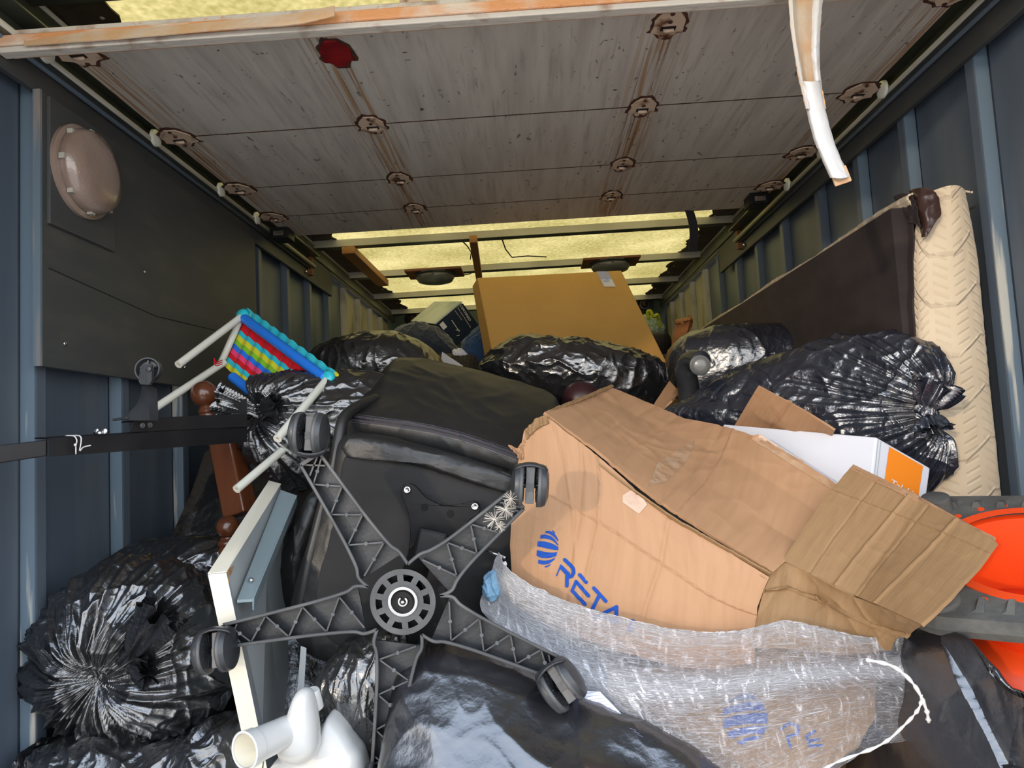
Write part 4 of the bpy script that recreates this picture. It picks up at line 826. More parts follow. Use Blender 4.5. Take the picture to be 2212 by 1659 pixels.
coil(P3+(P4-P3)*.16, P4-(P4-P3)*.02, .0125, 56, 0).build('wrapped_rail', 'w_blue', st, True)
bands = ['w_red', 'w_red', 'w_cyan', 'w_yellow', 'w_green', 'w_blue', 'w_pink', 'w_red', 'w_cyan', 'w_yellow']
nbn = len(bands); e12, e13 = P2-P1, P3-P1; e34 = P4-P3
for i, cname in enumerate(bands):
    mb = MB()
    for k in range(5):
        s = .055+.90*(i+(k+.5)/5)/nbn; p0 = P1+e13*s; p1 = P2+(P4-P2)*s; pts = []
        for j in range(61):
            t = j/60; pts.append(p0+(p1-p0)*t+pn*(.0032*math.sin(t*2*PI*9.5)-.012)-(e13*.012*math.sin(t*2*PI*9.5)))
        mb.tube(pts, .0014, 6)
    mb.build('woven_band', cname, st, True)['kind'] = 'stuff'
for j in range(19):   # cross strands that tie the weave
    t = (j+.5)/19; pts = [P1+e12*t+(P3+e34*t-P1-e12*t)*s+pn*(-.0155) for s in np.linspace(.04, .96, 8)]
    MB().tube(pts, .0016, 5).build('cross_strand', random.choice(['w_yellow', 'w_pink', 'w_green', 'w_cyan']), st, True)
# rim bands wrapped over the outer edge
for off_, cname, kk in ((-.030, 'w_cyan', 5), (-.043, 'w_yellow', 4)):
    mb = MB(); od = -(e13/np.linalg.norm(e13))
    for k in range(kk):
        pts = []
        for j in range(61):
            t = j/60; pts.append(P1+e12*(t*1.03-.015)+od*(.013+.0035*k+.002*math.sin(t*2*PI*9.5))*(1)+pn*(off_*.35+.003*math.sin(t*2*PI*9.5+1)-(.012 if cname == 'w_yellow' else 0)))
        mb.tube(pts, .0016, 6)
    mb.build('rim_band', cname, st, True)['kind'] = 'stuff'
for p in (P1, P2):
    c = p-(e13/np.linalg.norm(e13))*.004
    MB().lathe(c-pn*.002, pn, [(-.012, .010), (-.006, .0185), (.006, .019), (.012, .0125)], 18).build('corner_wrap', 'w_cyan', st, True)
    MB().lathe(c-pn*.018-(e13/np.linalg.norm(e13))*.006, pn, [(-.022, .006), (-.014, .016), (.004, .019), (.008, .012)], 18).build('corner_wrap', 'w_yellow', st, True)
for k in range(3): MB().tube(crom([W(480, 778+4*k, 1.63), W(468, 782+4*k, 1.61), W(462, 774+5*k, 1.60)], 8), .0013, 5).build('loose_strand', 'w_red', st, True)
# ================================================================== black bed rail with castor leg
bd = thing('bed_frame_rail', 'black steel bed frame rail reaching in from the left edge of the picture', 'bed frame', W(300, 950, 1.3))
MB().hexa([W(-60, 1010, 1.16), W(102, 985, 1.22), W(102, 950, 1.22), W(-60, 968, 1.16), W(-60, 1010, 1.20), W(102, 985, 1.26), W(102, 950, 1.26), W(-60, 968, 1.20)]).build('inner_rail', 'blackm', bd, bevel=.002)
A0, A1, B1, B0 = (84, 988), (84, 948), (560, 922), (560, 958)
rl = MB().hexa([W(105, 987, 1.21), W(534, 955, 1.56), W(534, 922, 1.56), W(105, 948, 1.21), W(105, 987, 1.214), W(534, 955, 1.564), W(534, 922, 1.564), W(105, 948, 1.214)]).build('outer_rail', 'blackm', bd)
MB().hexa([W(105, 949, 1.21), W(534, 923, 1.56), W(534, 921, 1.56), W(105, 947, 1.21), W(75, 948, 1.26), W(534, 923, 1.60), W(534, 920, 1.60), W(75, 945, 1.26)]).build('rail_flange', 'blackm', bd)
MB().hexa([W(276, 935, 1.34), W(534, 922, 1.55), W(534, 894, 1.55), W(292, 906, 1.35), W(276, 935, 1.344), W(534, 922, 1.554), W(534, 894, 1.554), W(292, 906, 1.354)]).build('upper_angle', 'blackm', bd, bevel=.001)
MB().hexa([W(292, 906, 1.35), W(534, 895, 1.55), W(534, 893, 1.55), W(292, 904, 1.35), W(262, 914, 1.40), W(534, 897, 1.60), W(534, 894, 1.60), W(262, 911, 1.40)]).build('angle_flange', 'blackm', bd)
MB().hexa([W(455, 893, 1.60), W(534, 893, 1.60), W(534, 862, 1.60), W(478, 862, 1.60), W(455, 893, 1.606), W(534, 893, 1.606), W(534, 862, 1.606), W(478, 862, 1.606)]).build('end_plate', 'blackm', bd, bevel=.001)
for (u, v, d) in ((308, 919, 1.358), (324, 918, 1.372), (484, 884, 1.597)): MB().lathe(W(u, v, d), (0, -1, 0), [(0, .0055), (.001, .0055), (.0012, .0035), (-.001, .003)], 14).build('rivet', 'greyp', bd, True)
wn_ = thing('wing_nut', None, None, W(215, 937, 1.28)); wn_.parent = bd; wn_.location = Vector(LOC[wn_])-LOC[bd]
MB().lathe(W(216, 938, 1.28), (0, 0, 1), [(0, .007), (.006, .005), (.007, .003)], 12).build('boss', 'chrome', wn_, True)
for s in (-1, 1): MB().lathe(W(216+9*s, 931, 1.28), (.1*s, -1, .15), [(-.0012, .0055), (0, .0065), (.0012, .0055)], 14).build('wing', 'chrome', wn_, True)
MB().tube(crom([W(142, 941, 1.24), W(160, 942, 1.235), W(166, 952, 1.232), (W(164, 962, 1.230)), W(164, 981, 1.232)], 14), .0012, 6).build('string', 'seal', bd, True)
MB().tube(crom([W(152, 941, 1.245), W(173, 942, 1.24), W(175, 956, 1.238), W(172, 974, 1.237), W(180, 966, 1.236), W(196, 962, 1.234)], 18), .0012, 6).build('string', 'seal', bd, True)
MB().lathe(W(164, 961, 1.229), (0, -1, 0), [(0, .002), (.002, .003), (.004, .001)], 8).build('knot', 'seal', bd, True)
cl = thing('castor_leg', None, None, W(318, 860, 1.33)); cl.parent = bd; cl.location = Vector(LOC[cl])-LOC[bd]
sheet('flared_foot', [[(306, 834, 1.335), (318, 832, 1.33)], [(303, 852, 1.335), (317, 850, 1.325)], [(296, 872, 1.335), (319, 872, 1.322)], [(280, 890, 1.335), (322, 890, 1.32)], [(274, 908, 1.335), (323, 908, 1.32)]], 'blackp', cl, 20, 40, .022, smooth_interp=True)
MB().bar(W(276, 902, 1.33), W(245, 907, 1.34), .006, .005).build('lever', 'blackp', cl, bevel=.001)
c = W(321, 799, 1.335); e = np.array([.15, -1, .05]); e /= np.linalg.norm(e)
wb_ = MB(); wb_.lathe(c, e, [(-.008, .021), (-.008, .0235), (.008, .0235), (.008, .021), (.002, .018), (-.002, .018)], 32); wb_.build('wheel', 'blackp', cl, True, .6)
mb = MB()
for k in range(5):
    a = 2*PI*k/5+.3; dd = np.array([math.cos(a), 0, math.sin(a)]); mb.bar(c, c+dd*.019, .003, .006, e)
mb.build('wheel_spokes', 'blackp', cl)
MB().prism([W(u, v, 1.315) for u, v in ((300, 823), (303, 806), (310, 788), (326, 787), (329, 800), (329, 822), (322, 830), (304, 829))], (0, .006, 0)).build('fork', 'blackp', cl, bevel=.001)
MB().lathe(W(321, 797, 1.314), (0, -1, 0), [(0, .006), (.002, .005)], 16).build('axle_cap', 'greyp', cl, True)
# ================================================================== varnished posts
def turned(name, label, a, b, prof, n=36):
    a, b = np.array(a), np.array(b); d = b-a; L = np.linalg.norm(d); return tag(MB().lathe(a, d, [(t*L, r) for t, r in prof], n).build(name, 'wood', None, True, .9), label, 'bed post')
bp1 = thing('bed_post', 'brown varnished post with ball finial behind the black bed rail', 'bed post', W(500, 1020, 1.75))
c = W(441, 851, 1.72); R = .0325; ax = np.array(c)-W(452, 905, 1.73); ax /= np.linalg.norm(ax)
MB().lathe(c, ax, [(-R*math.cos(t), R*math.sin(t)+.00005) for t in np.linspace(0, PI, 20)], 32).build('ball', 'wood', bp1, True)
MB().lathe(c-ax*.030, -ax, [(-.006, .012), (.002, .017), (.008, .021), (.013, .023), (.018, .020), (.022, .022), (.040, .024), (.044, .021)], 32).build('turned_neck', 'wood', bp1, True, .9)
MB().bar(W(478, 905, 1.735), W(520, 1112, 1.70), .066, .050, (.3, 1, 0)).build('shaft', 'wood', bp1, bevel=.004)
bp2 = thing('bed_post', 'brown turned bed post end with small ball, lower down behind the cream panel', 'bed post', W(490, 1170, 1.72))
c = W(492, 1138, 1.63); R = .026; MB().lathe(c, (0, 0, 1), [(-R*math.cos(t), R*math.sin(t)+.00005) for t in np.linspace(0, PI, 20)], 30).build('ball', 'wood', bp2, True)
MB().lathe(c-np.array([0, 0, .023]), (0, 0, -1), [(0, .016), (.006, .018), (.010, .023), (.016, .024), (.022, .020), (.03, .024), (.3, .024)], 30).build('turned_neck', 'wood', bp2, True, .9)
# ================================================================== cream panel with metal channel, white moulding
pn_ = thing('furniture_panel', 'pale laminate board with cream edges and chipped corner, standing left of the chair', 'board', W(540, 1400, 1.35))
MB().hexa([W(598, 1760, 1.26), W(562, 1760, 1.25), W(450, 1240, 1.24), W(489, 1237, 1.25), W(640, 1760, 1.62), W(628, 1760, 1.61), W(582, 1040, 1.60), W(606, 1048, 1.61)]).build('board', 'greyl', pn_, bevel=.001)
MB().hexa([W(598, 1762, 1.258), W(560, 1762, 1.248), W(449, 1241, 1.238), W(489, 1238, 1.248), W(598, 1762, 1.262), W(560, 1762, 1.252), W(449, 1241, 1.242), W(489, 1238, 1.252)]).build('cream_edge', 'cream', pn_)['label'] = 'cream edge strip'
MB().hexa([W(449, 1240, 1.238), W(490, 1236, 1.249), W(490, 1234, 1.249), W(449, 1238, 1.238), W(581, 1040, 1.60), W(607, 1047, 1.61), W(607, 1045, 1.61), W(581, 1038, 1.60)]).build('cream_edge', 'cream', pn_)
mb = MB(); pc = [(489, 1238), (494, 1256), (492, 1285), (497, 1320), (503, 1362), (497, 1362), (491, 1320), (487, 1280), (486, 1250)]
mb.prism([W(u, v, 1.249) for u, v in pc], (0, .004, 0)); mb.build('chipped_core', 'chip', pn_)
MB().prism([W(489, 1236, 1.25), W(497, 1244, 1.262), W(512, 1205, 1.32), W(506, 1202, 1.315)], (.0015, 0, .0015)).build('chipped_core', 'chip', pn_)
cnl = MB().hexa([W(548, 1300, 1.285), W(512, 1302, 1.275), W(512, 1296, 1.275), W(548, 1294, 1.285), W(640, 1075, 1.60), W(606, 1062, 1.60), W(606, 1058, 1.60), W(640, 1070, 1.60)]).build('metal_channel', 'chan', pn_)
MB().hexa([W(549, 1318, 1.285), W(545, 1318, 1.285), W(545, 1292, 1.283), W(549, 1292, 1.285), W(642, 1090, 1.60), W(638, 1090, 1.60), W(638, 1070, 1.60), W(642, 1070, 1.60)]).build('channel_lip', 'chan', cnl)
MB().lathe(W(542, 1253, 1.32), (0, -1, .4), [(0, .005), (.002, .0045), (.003, .001)], 12).build('screw', 'chrome', cnl, True)
MB().hexa([W(640, 1760, 1.36), W(620, 1760, 1.36), W(650, 1395, 1.40), W(662, 1400, 1.40), W(640, 1760, 1.40), W(620, 1760, 1.40), W(650, 1395, 1.44), W(662, 1400, 1.44)]).build('side_strip', 'greyl', pn_)
wm = thing('white_fitting', 'white plastic fitting with round spout at the bottom, beside the cream edged board', 'fitting', W(640, 1600, 1.12))
a, b = W(528, 1622, 1.075), W(640, 1570, 1.17); d = b-a; L = np.linalg.norm(d)
MB().lathe(a, d, [(.05, .0225), (.0, .0245), (-.001, .0265), (0, .0285), (.018, .0275), (.019, .0255), (L, .0235)], 40, False).build('spout', 'wplas', wm, True, .7)
MB().lathe(a+d*.01, d, [(0, .0240), (.05, .022), (.05, .0001)], 32, False).build('spout_bore', 'cream', wm, True)
blob('cone_body', [(600, 1600), (618, 1560), (630, 1520), (642, 1494), (658, 1486), (674, 1494), (684, 1530), (690, 1580), (686, 1625), (650, 1650), (612, 1640)], 1.17, .038, .03, 'wplas', wm, crump=.0, na=120, nr=40, pw=2.2)
blob('housing', [(560, 1720), (590, 1650), (620, 1630), (660, 1612), (700, 1560), (716, 1540), (740, 1560), (768, 1600), (790, 1640), (810, 1760), (780, 1900), (600, 1900)], 1.24, .045, .06, 'wplas', wm, crump=.0, na=160, nr=44, pw=3)
MB().lathe(W(678, 1505, 1.20), (0, -.3, 1), [(-.02, .014), (.012, .011), (.014, .009)], 20).build('nozzle', 'wplas', wm, True, .7)
MB().tube([W(570, 1640, 1.155), W(566, 1668, 1.155)], .0012, 6).build('seam', 'alud', wm, True)
# ================================================================== big torn carton on top
bx = thing('torn_carton', 'large crushed brown carton with blue globe logo, torn open on top of the heap', 'box', W(1400, 1150, 1.35))
def crease(a, b, w, dpt):
    return lambda s, t: dpt*np.exp(-(((s-a[0])*(b[1]-a[1])-(t-a[1])*(b[0]-a[0]))/math.hypot(b[0]-a[0], b[1]-a[1])/w)**2)
def creases(*cs): return lambda s, t: sum(c(s, t) for c in cs)
front = sheet('front_face', [
    [(1132, 930, 1.375), (1176, 898, 1.36), (1240, 945, 1.345), (1300, 992, 1.33), (1375, 1060, 1.31), (1450, 1118, 1.285), (1520, 1160, 1.265), (1600, 1208, 1.24), (1662, 1246, 1.225)],
    [(1120, 990, 1.37), (1185, 985, 1.345), (1250, 1015, 1.33), (1320, 1060, 1.31), (1392, 1118, 1.29), (1460, 1170, 1.27), (1530, 1215, 1.25), (1600, 1250, 1.232), (1650, 1272, 1.222)],
    [(1106, 1095, 1.35), (1180, 1090, 1.33), (1250, 1120, 1.31), (1330, 1160, 1.29), (1400, 1200, 1.275), (1470, 1240, 1.26), (1530, 1275, 1.245), (1590, 1300, 1.23), (1636, 1312, 1.22)],
    [(1102, 1180, 1.33), (1165, 1200, 1.31), (1235, 1240, 1.295), (1310, 1280, 1.28), (1385, 1310, 1.265), (1460, 1335, 1.25), (1530, 1355, 1.24), (1590, 1365, 1.228), (1632, 1370, 1.22)],
    [(1108, 1290, 1.31), (1165, 1330, 1.30), (1235, 1370, 1.285), (1310, 1400, 1.27), (1385, 1420, 1.26), (1460, 1440, 1.25), (1530, 1445, 1.24), (1590, 1440, 1.23), (1630, 1430, 1.22)]],
    'card', bx, 220, 150, .006, .0026, 7, jag=.002, seed=3, fn=creases(crease((.28, 0), (.22, 1), .010, -.003), crease((.62, 0), (.48, 1), .008, -.003), crease((.0, .42), (.9, .55), .008, .0025), crease((.16, .0), (.30, 1), .006, .002), crease((.33, .3), (.30, .75), .006, .0028)))
top = sheet('top_face', [
    [(1322, 836, 1.66), (1400, 868, 1.64), (1480, 904, 1.61), (1560, 918, 1.585), (1630, 942, 1.51), (1715, 985, 1.43), (1806, 1044, 1.355)],
    [(1285, 850, 1.60), (1372, 895, 1.57), (1460, 940, 1.54), (1545, 975, 1.51), (1622, 1012, 1.44), (1700, 1062, 1.38), (1780, 1115, 1.32)],
    [(1235, 866, 1.50), (1335, 930, 1.46), (1428, 990, 1.43), (1515, 1040, 1.40), (1600, 1090, 1.35), (1670, 1140, 1.315), (1735, 1180, 1.28)],
    [(1176, 890, 1.372), (1298, 978, 1.335), (1385, 1050, 1.312), (1465, 1108, 1.287), (1545, 1158, 1.262), (1612, 1200, 1.242), (1670, 1236, 1.226)]],
    'card', bx, 200, 120, .006, .0026, 7, jag=.002, seed=9, fn=creases(crease((.30, 0), (.22, 1), .009, -.003), crease((.50, 0), (.42, 1), .012, -.003), crease((.56, 0), (.50, 1), .006, .003), crease((.2, .0), (.12, 1), .006, -.002)))
# folded-in strip between the faces
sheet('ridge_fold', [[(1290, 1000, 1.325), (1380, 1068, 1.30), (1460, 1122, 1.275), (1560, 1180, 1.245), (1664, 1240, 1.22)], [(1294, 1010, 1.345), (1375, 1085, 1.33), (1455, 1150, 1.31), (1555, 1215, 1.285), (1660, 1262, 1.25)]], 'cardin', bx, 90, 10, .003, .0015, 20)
# torn left corner
sheet('torn_corner', [[(1098, 962, 1.37), (1118, 968, 1.37), (1135, 945, 1.37)], [(1112, 975, 1.36), (1125, 985, 1.365), (1134, 965, 1.37)], [(1120, 990, 1.36), (1128, 992, 1.365), (1133, 985, 1.37)]], 'card', bx, 30, 20, .003, .006, 60, jag=.003)
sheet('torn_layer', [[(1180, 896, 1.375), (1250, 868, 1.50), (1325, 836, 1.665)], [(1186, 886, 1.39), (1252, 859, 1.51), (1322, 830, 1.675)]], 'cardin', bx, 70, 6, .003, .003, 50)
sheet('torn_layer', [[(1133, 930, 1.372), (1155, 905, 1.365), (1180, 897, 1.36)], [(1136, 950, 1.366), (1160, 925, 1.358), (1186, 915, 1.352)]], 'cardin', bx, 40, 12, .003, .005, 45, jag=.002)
# right flaps
flap = sheet('flap', [
    [(1838, 1008, 1.31), (1910, 1040, 1.25), (1990, 1082, 1.19), (2070, 1122, 1.11), (2152, 1170, 1.04)],
    [(1792, 1062, 1.295), (1870, 1100, 1.24), (1950, 1140, 1.18), (2030, 1180, 1.10), (2112, 1225, 1.03)],
    [(1730, 1150, 1.27), (1810, 1185, 1.22), (1890, 1220, 1.17), (1970, 1255, 1.08), (2052, 1290, 1.01)],
    [(1690, 1210, 1.25), (1770, 1250, 1.205), (1845, 1285, 1.16), (1915, 1315, 1.085), (1990, 1350, 1.01)]],
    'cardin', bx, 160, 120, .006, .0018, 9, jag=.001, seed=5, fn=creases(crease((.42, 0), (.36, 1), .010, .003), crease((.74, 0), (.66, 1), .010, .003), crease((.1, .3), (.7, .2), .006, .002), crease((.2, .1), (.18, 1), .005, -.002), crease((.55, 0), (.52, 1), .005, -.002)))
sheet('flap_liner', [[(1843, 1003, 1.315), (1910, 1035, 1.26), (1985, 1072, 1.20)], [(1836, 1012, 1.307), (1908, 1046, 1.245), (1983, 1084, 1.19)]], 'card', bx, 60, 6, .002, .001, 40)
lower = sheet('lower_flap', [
    [(1668, 1238, 1.228), (1700, 1212, 1.25), (1770, 1250, 1.205), (1845, 1288, 1.16), (1915, 1318, 1.085), (1990, 1350, 1.02)],
    [(1650, 1275, 1.222), (1700, 1268, 1.232), (1765, 1292, 1.23), (1840, 1325, 1.165), (1905, 1352, 1.125), (1965, 1368, 1.085)],
    [(1636, 1325, 1.22), (1695, 1325, 1.218), (1760, 1345, 1.20), (1830, 1368, 1.175), (1890, 1378, 1.145), (1935, 1378, 1.115)],
    [(1622, 1400, 1.22), (1685, 1400, 1.21), (1755, 1410, 1.20), (1820, 1415, 1.18), (1880, 1410, 1.16), (1925, 1402, 1.14)]],
    'cardin', bx, 160, 80, .006, .0035, 12, seed=11, fn=creases(crease((.0, .33), (1, .40), .02, .006)))
sheet('back_flap', [[(1950, 1052, 1.28), (2010, 1085, 1.22), (2080, 1125, 1.16), (2148, 1160, 1.11)], [(1930, 1090, 1.27), (2000, 1130, 1.21), (2070, 1165, 1.16), (2140, 1175, 1.11)]], 'card', bx, 60, 20, .005, .002, 15, jag=.001)
sheet('rear_flap', [[(1638, 834, 1.56), (1690, 862, 1.52), (1745, 892, 1.48), (1802, 930, 1.44)], [(1610, 880, 1.62), (1660, 905, 1.58), (1715, 935, 1.54), (1790, 960, 1.52)], [(1580, 930, 1.69), (1640, 950, 1.66), (1700, 970, 1.62), (1760, 990, 1.60)]], 'card', bx, 90, 50, .005, .002, 10, fn=creases(crease((.42, 0), (.42, 1), .02, -.004)))
# clear parcel tape over the creases
decal('parcel_tape', [[(1420, 1000), (1500, 950), (1492, 985), (1440, 1040), (1400, 1050)]], top, 'tape', bx, .0012, 8)['label'] = 'shiny clear parcel tape'
decal('parcel_tape', [[(1612, 942), (1640, 938), (1812, 1040), (1800, 1060)]], top, 'tape', bx, .0012, 8)
decal('parcel_tape', [[(1345, 1070), (1375, 1050), (1398, 1090), (1380, 1110), (1345, 1085)]], front, 'tape', bx, .0012, 8)
# blue print: striped globe and letters
def gz(x, y): return (1150+x*270/1792, 1120+y*250/1659)
def band(top_, bot_): return [gz(*p) for p in crom(top_, 12)]+[gz(*p) for p in crom(bot_, 12)[::-1]]
globe = [band([(275, 162), (305, 180), (328, 215)], [(280, 172), (300, 200), (325, 222)]),
         band([(190, 180), (260, 182), (330, 235), (372, 310)], [(188, 205), (240, 220), (310, 265), (366, 330)]),
         band([(118, 240), (200, 232), (300, 280), (374, 380)], [(114, 286), (200, 290), (290, 320), (368, 392)]),
         band([(80, 328), (170, 330), (280, 360), (372, 410)], [(66, 398), (170, 420), (280, 445), (370, 455)]),
         band([(66, 452), (160, 475), (270, 490), (356, 480)], [(60, 530), (130, 565), (240, 565), (340, 540)]),
         band([(86, 590), (170, 605), (260, 590), (330, 555)], [(82, 640), (140, 660), (230, 650), (310, 595)]),
         band([(176, 688), (220, 672), (264, 652)], [(178, 702), (225, 692), (262, 662)])]
decal('globe_logo', globe, front, 'blue', bx, .0016, 7)['label'] = 'blue striped globe logo'
def gs(pts, w, caps=True): return stroke([gz(*p) for p in pts], w*1.2*270/1792, caps)
L1 = gs([(462, 592), (545, 670), (585, 720), (590, 780), (560, 830), (520, 835)], 44, True)+gs([(405, 690), (520, 810)], 50, False)+gs([(410, 660), (345, 825)], 14, False)+gs([(498, 820), (494, 965)], 42)
L2 = gs([(678, 808), (770, 915)], 42)+gs([(625, 905), (805, 1110)], 42)+gs([(625, 905), (568, 1035)], 36)+gs([(568, 1035), (755, 1230)], 42)
L3 = gs([(880, 998), (1052, 1185)], 42)+gs([(955, 1110), (848, 1322)], 42)
L4 = gs([(1205, 1268), (900, 1420)], 42)+gs([(1205, 1268), (1198, 1500)], 46)+gs([(985, 1400), (1190, 1480)], 40)
L5 = gs([(1436, 1480), (1405, 1600)], 60)
for nm, L_ in (('letter_r', L1), ('letter_e', L2), ('letter_t', L3), ('letter_a', L4), ('letter_l', L5)): decal(nm, L_, front, 'blue', bx, .0016, 7)
# ================================================================== white carton with orange stripe
wc = thing('white_carton', 'white carton with an orange printed end, stuck behind the torn brown carton', 'box', W(1800, 1000, 1.6))
a1, a2, a3, a4 = W(1562, 916, 1.68), W(1893, 944, 1.40), W(1870, 1150, 1.36), W(1540, 1130, 1.62)
b2, b3 = W(2010, 1011, 1.43), W(1985, 1190, 1.39); dv = b2-a2
wb = MB().hexa([a4, a3, a2, a1, a4+dv, b3, b2, a1+dv]).build('carton_body', 'white', wc, bevel=.003)
decal('orange_panel', [[(1921, 965), (1994, 1007), (1978, 1110), (1905, 1080)]], wb, 'orange', wc, .0015, 9)
decal('edge_seam', stroke([(1897, 950), (1892, 1000), (1884, 1060)], 1.6, False)+stroke([(1903, 953), (1898, 1000), (1890, 1062)], 1.6, False), wb, 'greyl', wc, .0012, 9)['kind'] = 'stuff'
lettering('end_text', 'Talakit', wb, 'white', wc, (1921, 1046), (1976, 1076), 13, .0028, 0, 1.6, .01)
# ================================================================== lower carton under the film
lc = thing('lower_carton', 'brown carton with globe logo wrapped in clear stretch film, at the bottom', 'box', W(1600, 1550, 1.15))
CG = ([[(1150, 1440, 1.20), (1270, 1470, 1.19), (1500, 1425, 1.175), (1700, 1395, 1.165), (1850, 1380, 1.17), (1945, 1385, 1.20)],
                          [(1230, 1520, 1.155), (1330, 1540, 1.15), (1520, 1510, 1.14), (1700, 1490, 1.13), (1850, 1480, 1.14), (1960, 1480, 1.18)],
                          [(1330, 1620, 1.13), (1420, 1630, 1.125), (1560, 1620, 1.12), (1700, 1600, 1.115), (1820, 1560, 1.12), (1900, 1540, 1.15)],
                          [(1440, 1760, 1.12), (1500, 1780, 1.12), (1600, 1780, 1.115), (1700, 1740, 1.11), (1790, 1660, 1.12), (1850, 1610, 1.14)]])
CG = [[(u, v, d+.10*(1-i/5)**.8+.02) for i, (u, v, d) in enumerate(row)] for row in CG]
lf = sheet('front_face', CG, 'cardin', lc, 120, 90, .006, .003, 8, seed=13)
lf['label'] = 'carton face seen through the film'
MB().hexa([W(1420, 1660, 1.30), W(1790, 1600, 1.24), W(1860, 1430, 1.26), W(1300, 1500, 1.34), W(1300, 2300, 1.6), W(1790, 2300, 1.6), W(1860, 1430, 1.6), W(1300, 1500, 1.6)]).build('carton_body', 'cardin', lc)
cx0, cy0 = 1610, 1548; gl = []
for k, (y0, y1) in enumerate(((-50, -36), (-31, -12), (-6, 16), (22, 38), (44, 52))):
    f = lambda y: 49*math.sqrt(max(1-(y/54)**2, .02)); P0 = [(cx0+s*f(y0)+4*k-8, cy0+y0-7*s*(1-.0*k)+5*s*s) for s in (-1, -.5, 0, .5, 1)]; P1_ = [(cx0+s*f(y1)+4*k-8, cy0+y1-5*s+5*s*s) for s in (1, .5, 0, -.5, -1)]
    gl.append(P0+P1_)
decal('globe_logo', gl, lf, 'blue', lc, .0015, 9, 1.12)
decal('logo_letters', stroke([(1688, 1575), (1704, 1562), (1726, 1570), (1722, 1586), (1700, 1592)], 6)+stroke([(1700, 1592), (1708, 1614)], 6)+stroke([(1760, 1580), (1742, 1590), (1750, 1612), (1775, 1610)], 6)+stroke([(1748, 1600), (1770, 1598)], 5), lf, 'blue', lc, .0015, 9, 1.12)['kind'] = 'stuff'
# ================================================================== stretch film
def hz(uu, vv):
    fold = np.exp(-((vv-.34-.10*np.sin(uu*3.0+.5))/.10)**2)*.26; edge = np.exp(-(vv/.09)**2)*.16; left = np.exp(-(uu/.30)**2)*.26
    return fold+edge+left-.03-.06*np.clip(vv-.55, 0, 1)*2
FG = ([
    [(1078, 1192, 1.235), (1112, 1240, 1.225), (1200, 1288, 1.21), (1300, 1322, 1.195), (1440, 1356, 1.178), (1580, 1364, 1.165), (1680, 1342, 1.158), (1760, 1352, 1.155), (1860, 1374, 1.155), (1952, 1376, 1.18)],
    [(1052, 1262, 1.23), (1115, 1320, 1.205), (1205, 1365, 1.185), (1305, 1398, 1.17), (1440, 1420, 1.155), (1580, 1425, 1.145), (1690, 1412, 1.14), (1775, 1415, 1.14), (1870, 1420, 1.145), (1958, 1415, 1.17)],
    [(1040, 1318, 1.225), (1140, 1395, 1.19), (1225, 1440, 1.165), (1320, 1465, 1.145), (1450, 1475, 1.13), (1585, 1470, 1.12), (1700, 1460, 1.115), (1790, 1460, 1.12), (1890, 1460, 1.13), (1985, 1470, 1.15)],
    [(1120, 1400, 1.19), (1195, 1470, 1.155), (1270, 1500, 1.14), (1365, 1530, 1.12), (1480, 1540, 1.11), (1600, 1535, 1.10), (1720, 1520, 1.10), (1830, 1505, 1.11), (1930, 1500, 1.12), (2006, 1525, 1.14)],
    [(1215, 1490, 1.15), (1265, 1530, 1.13), (1330, 1570, 1.115), (1410, 1620, 1.10), (1510, 1640, 1.09), (1620, 1635, 1.09), (1740, 1600, 1.09), (1840, 1570, 1.10), (1930, 1560, 1.12), (1992, 1585, 1.135)],
    [(1390, 1600, 1.10), (1400, 1640, 1.095), (1430, 1700, 1.09), (1480, 1760, 1.085), (1560, 1790, 1.08), (1650, 1770, 1.08), (1760, 1690, 1.085), (1840, 1640, 1.10), (1900, 1612, 1.11), (1960, 1598, 1.13)]])
FG = [[(u, v, d+(.055*(1-i/9) if r == 0 else .115*(1-i/9)**.8+.005)-(.03*(i/9)**3)) for i, (u, v, d) in enumerate(row)] for r, row in enumerate(FG)]
film = sheet('stretch_film', FG,
    'film', None, 300, 190, .0006, .0045, 13, seed=17, smooth_interp=True, jag=.003, attr=hz)
tag(film, 'crumpled clear stretch film draped over the lower carton and the torn carton edge', 'plastic film')
# rolled white film edge and loose tail at the right
o = thing('film_tail', 'loose tail of clear film with rope-like rolled edge hanging at the right', 'plastic film', W(1960, 1500, 1.070))
MB().tube(crom([W(1870, 1425, 1.060), W(1930, 1440, 1.050), W(1975, 1480, 1.050), (W(2000, 1530, 1.050)), W(2006, 1560, 1.055)], 30), [.0026+.0010*math.sin(k*1.7)+.0006*math.sin(k*3.1) for k in range(30)], 8).build('rolled_edge', 'seal', o, True)
MB().tube(crom([W(1990, 1500, 1.050), W(1985, 1530, 1.050), W(1950, 1570, 1.050), (W(1900, 1610, 1.040)), W(1800, 1650, 1.030), W(1740, 1690, 1.020)], 30), [.0020+.0008*math.sin(k*2.1)+.0005*math.sin(k*3.7) for k in range(30)], 8).build('rolled_edge', 'seal', o, True)
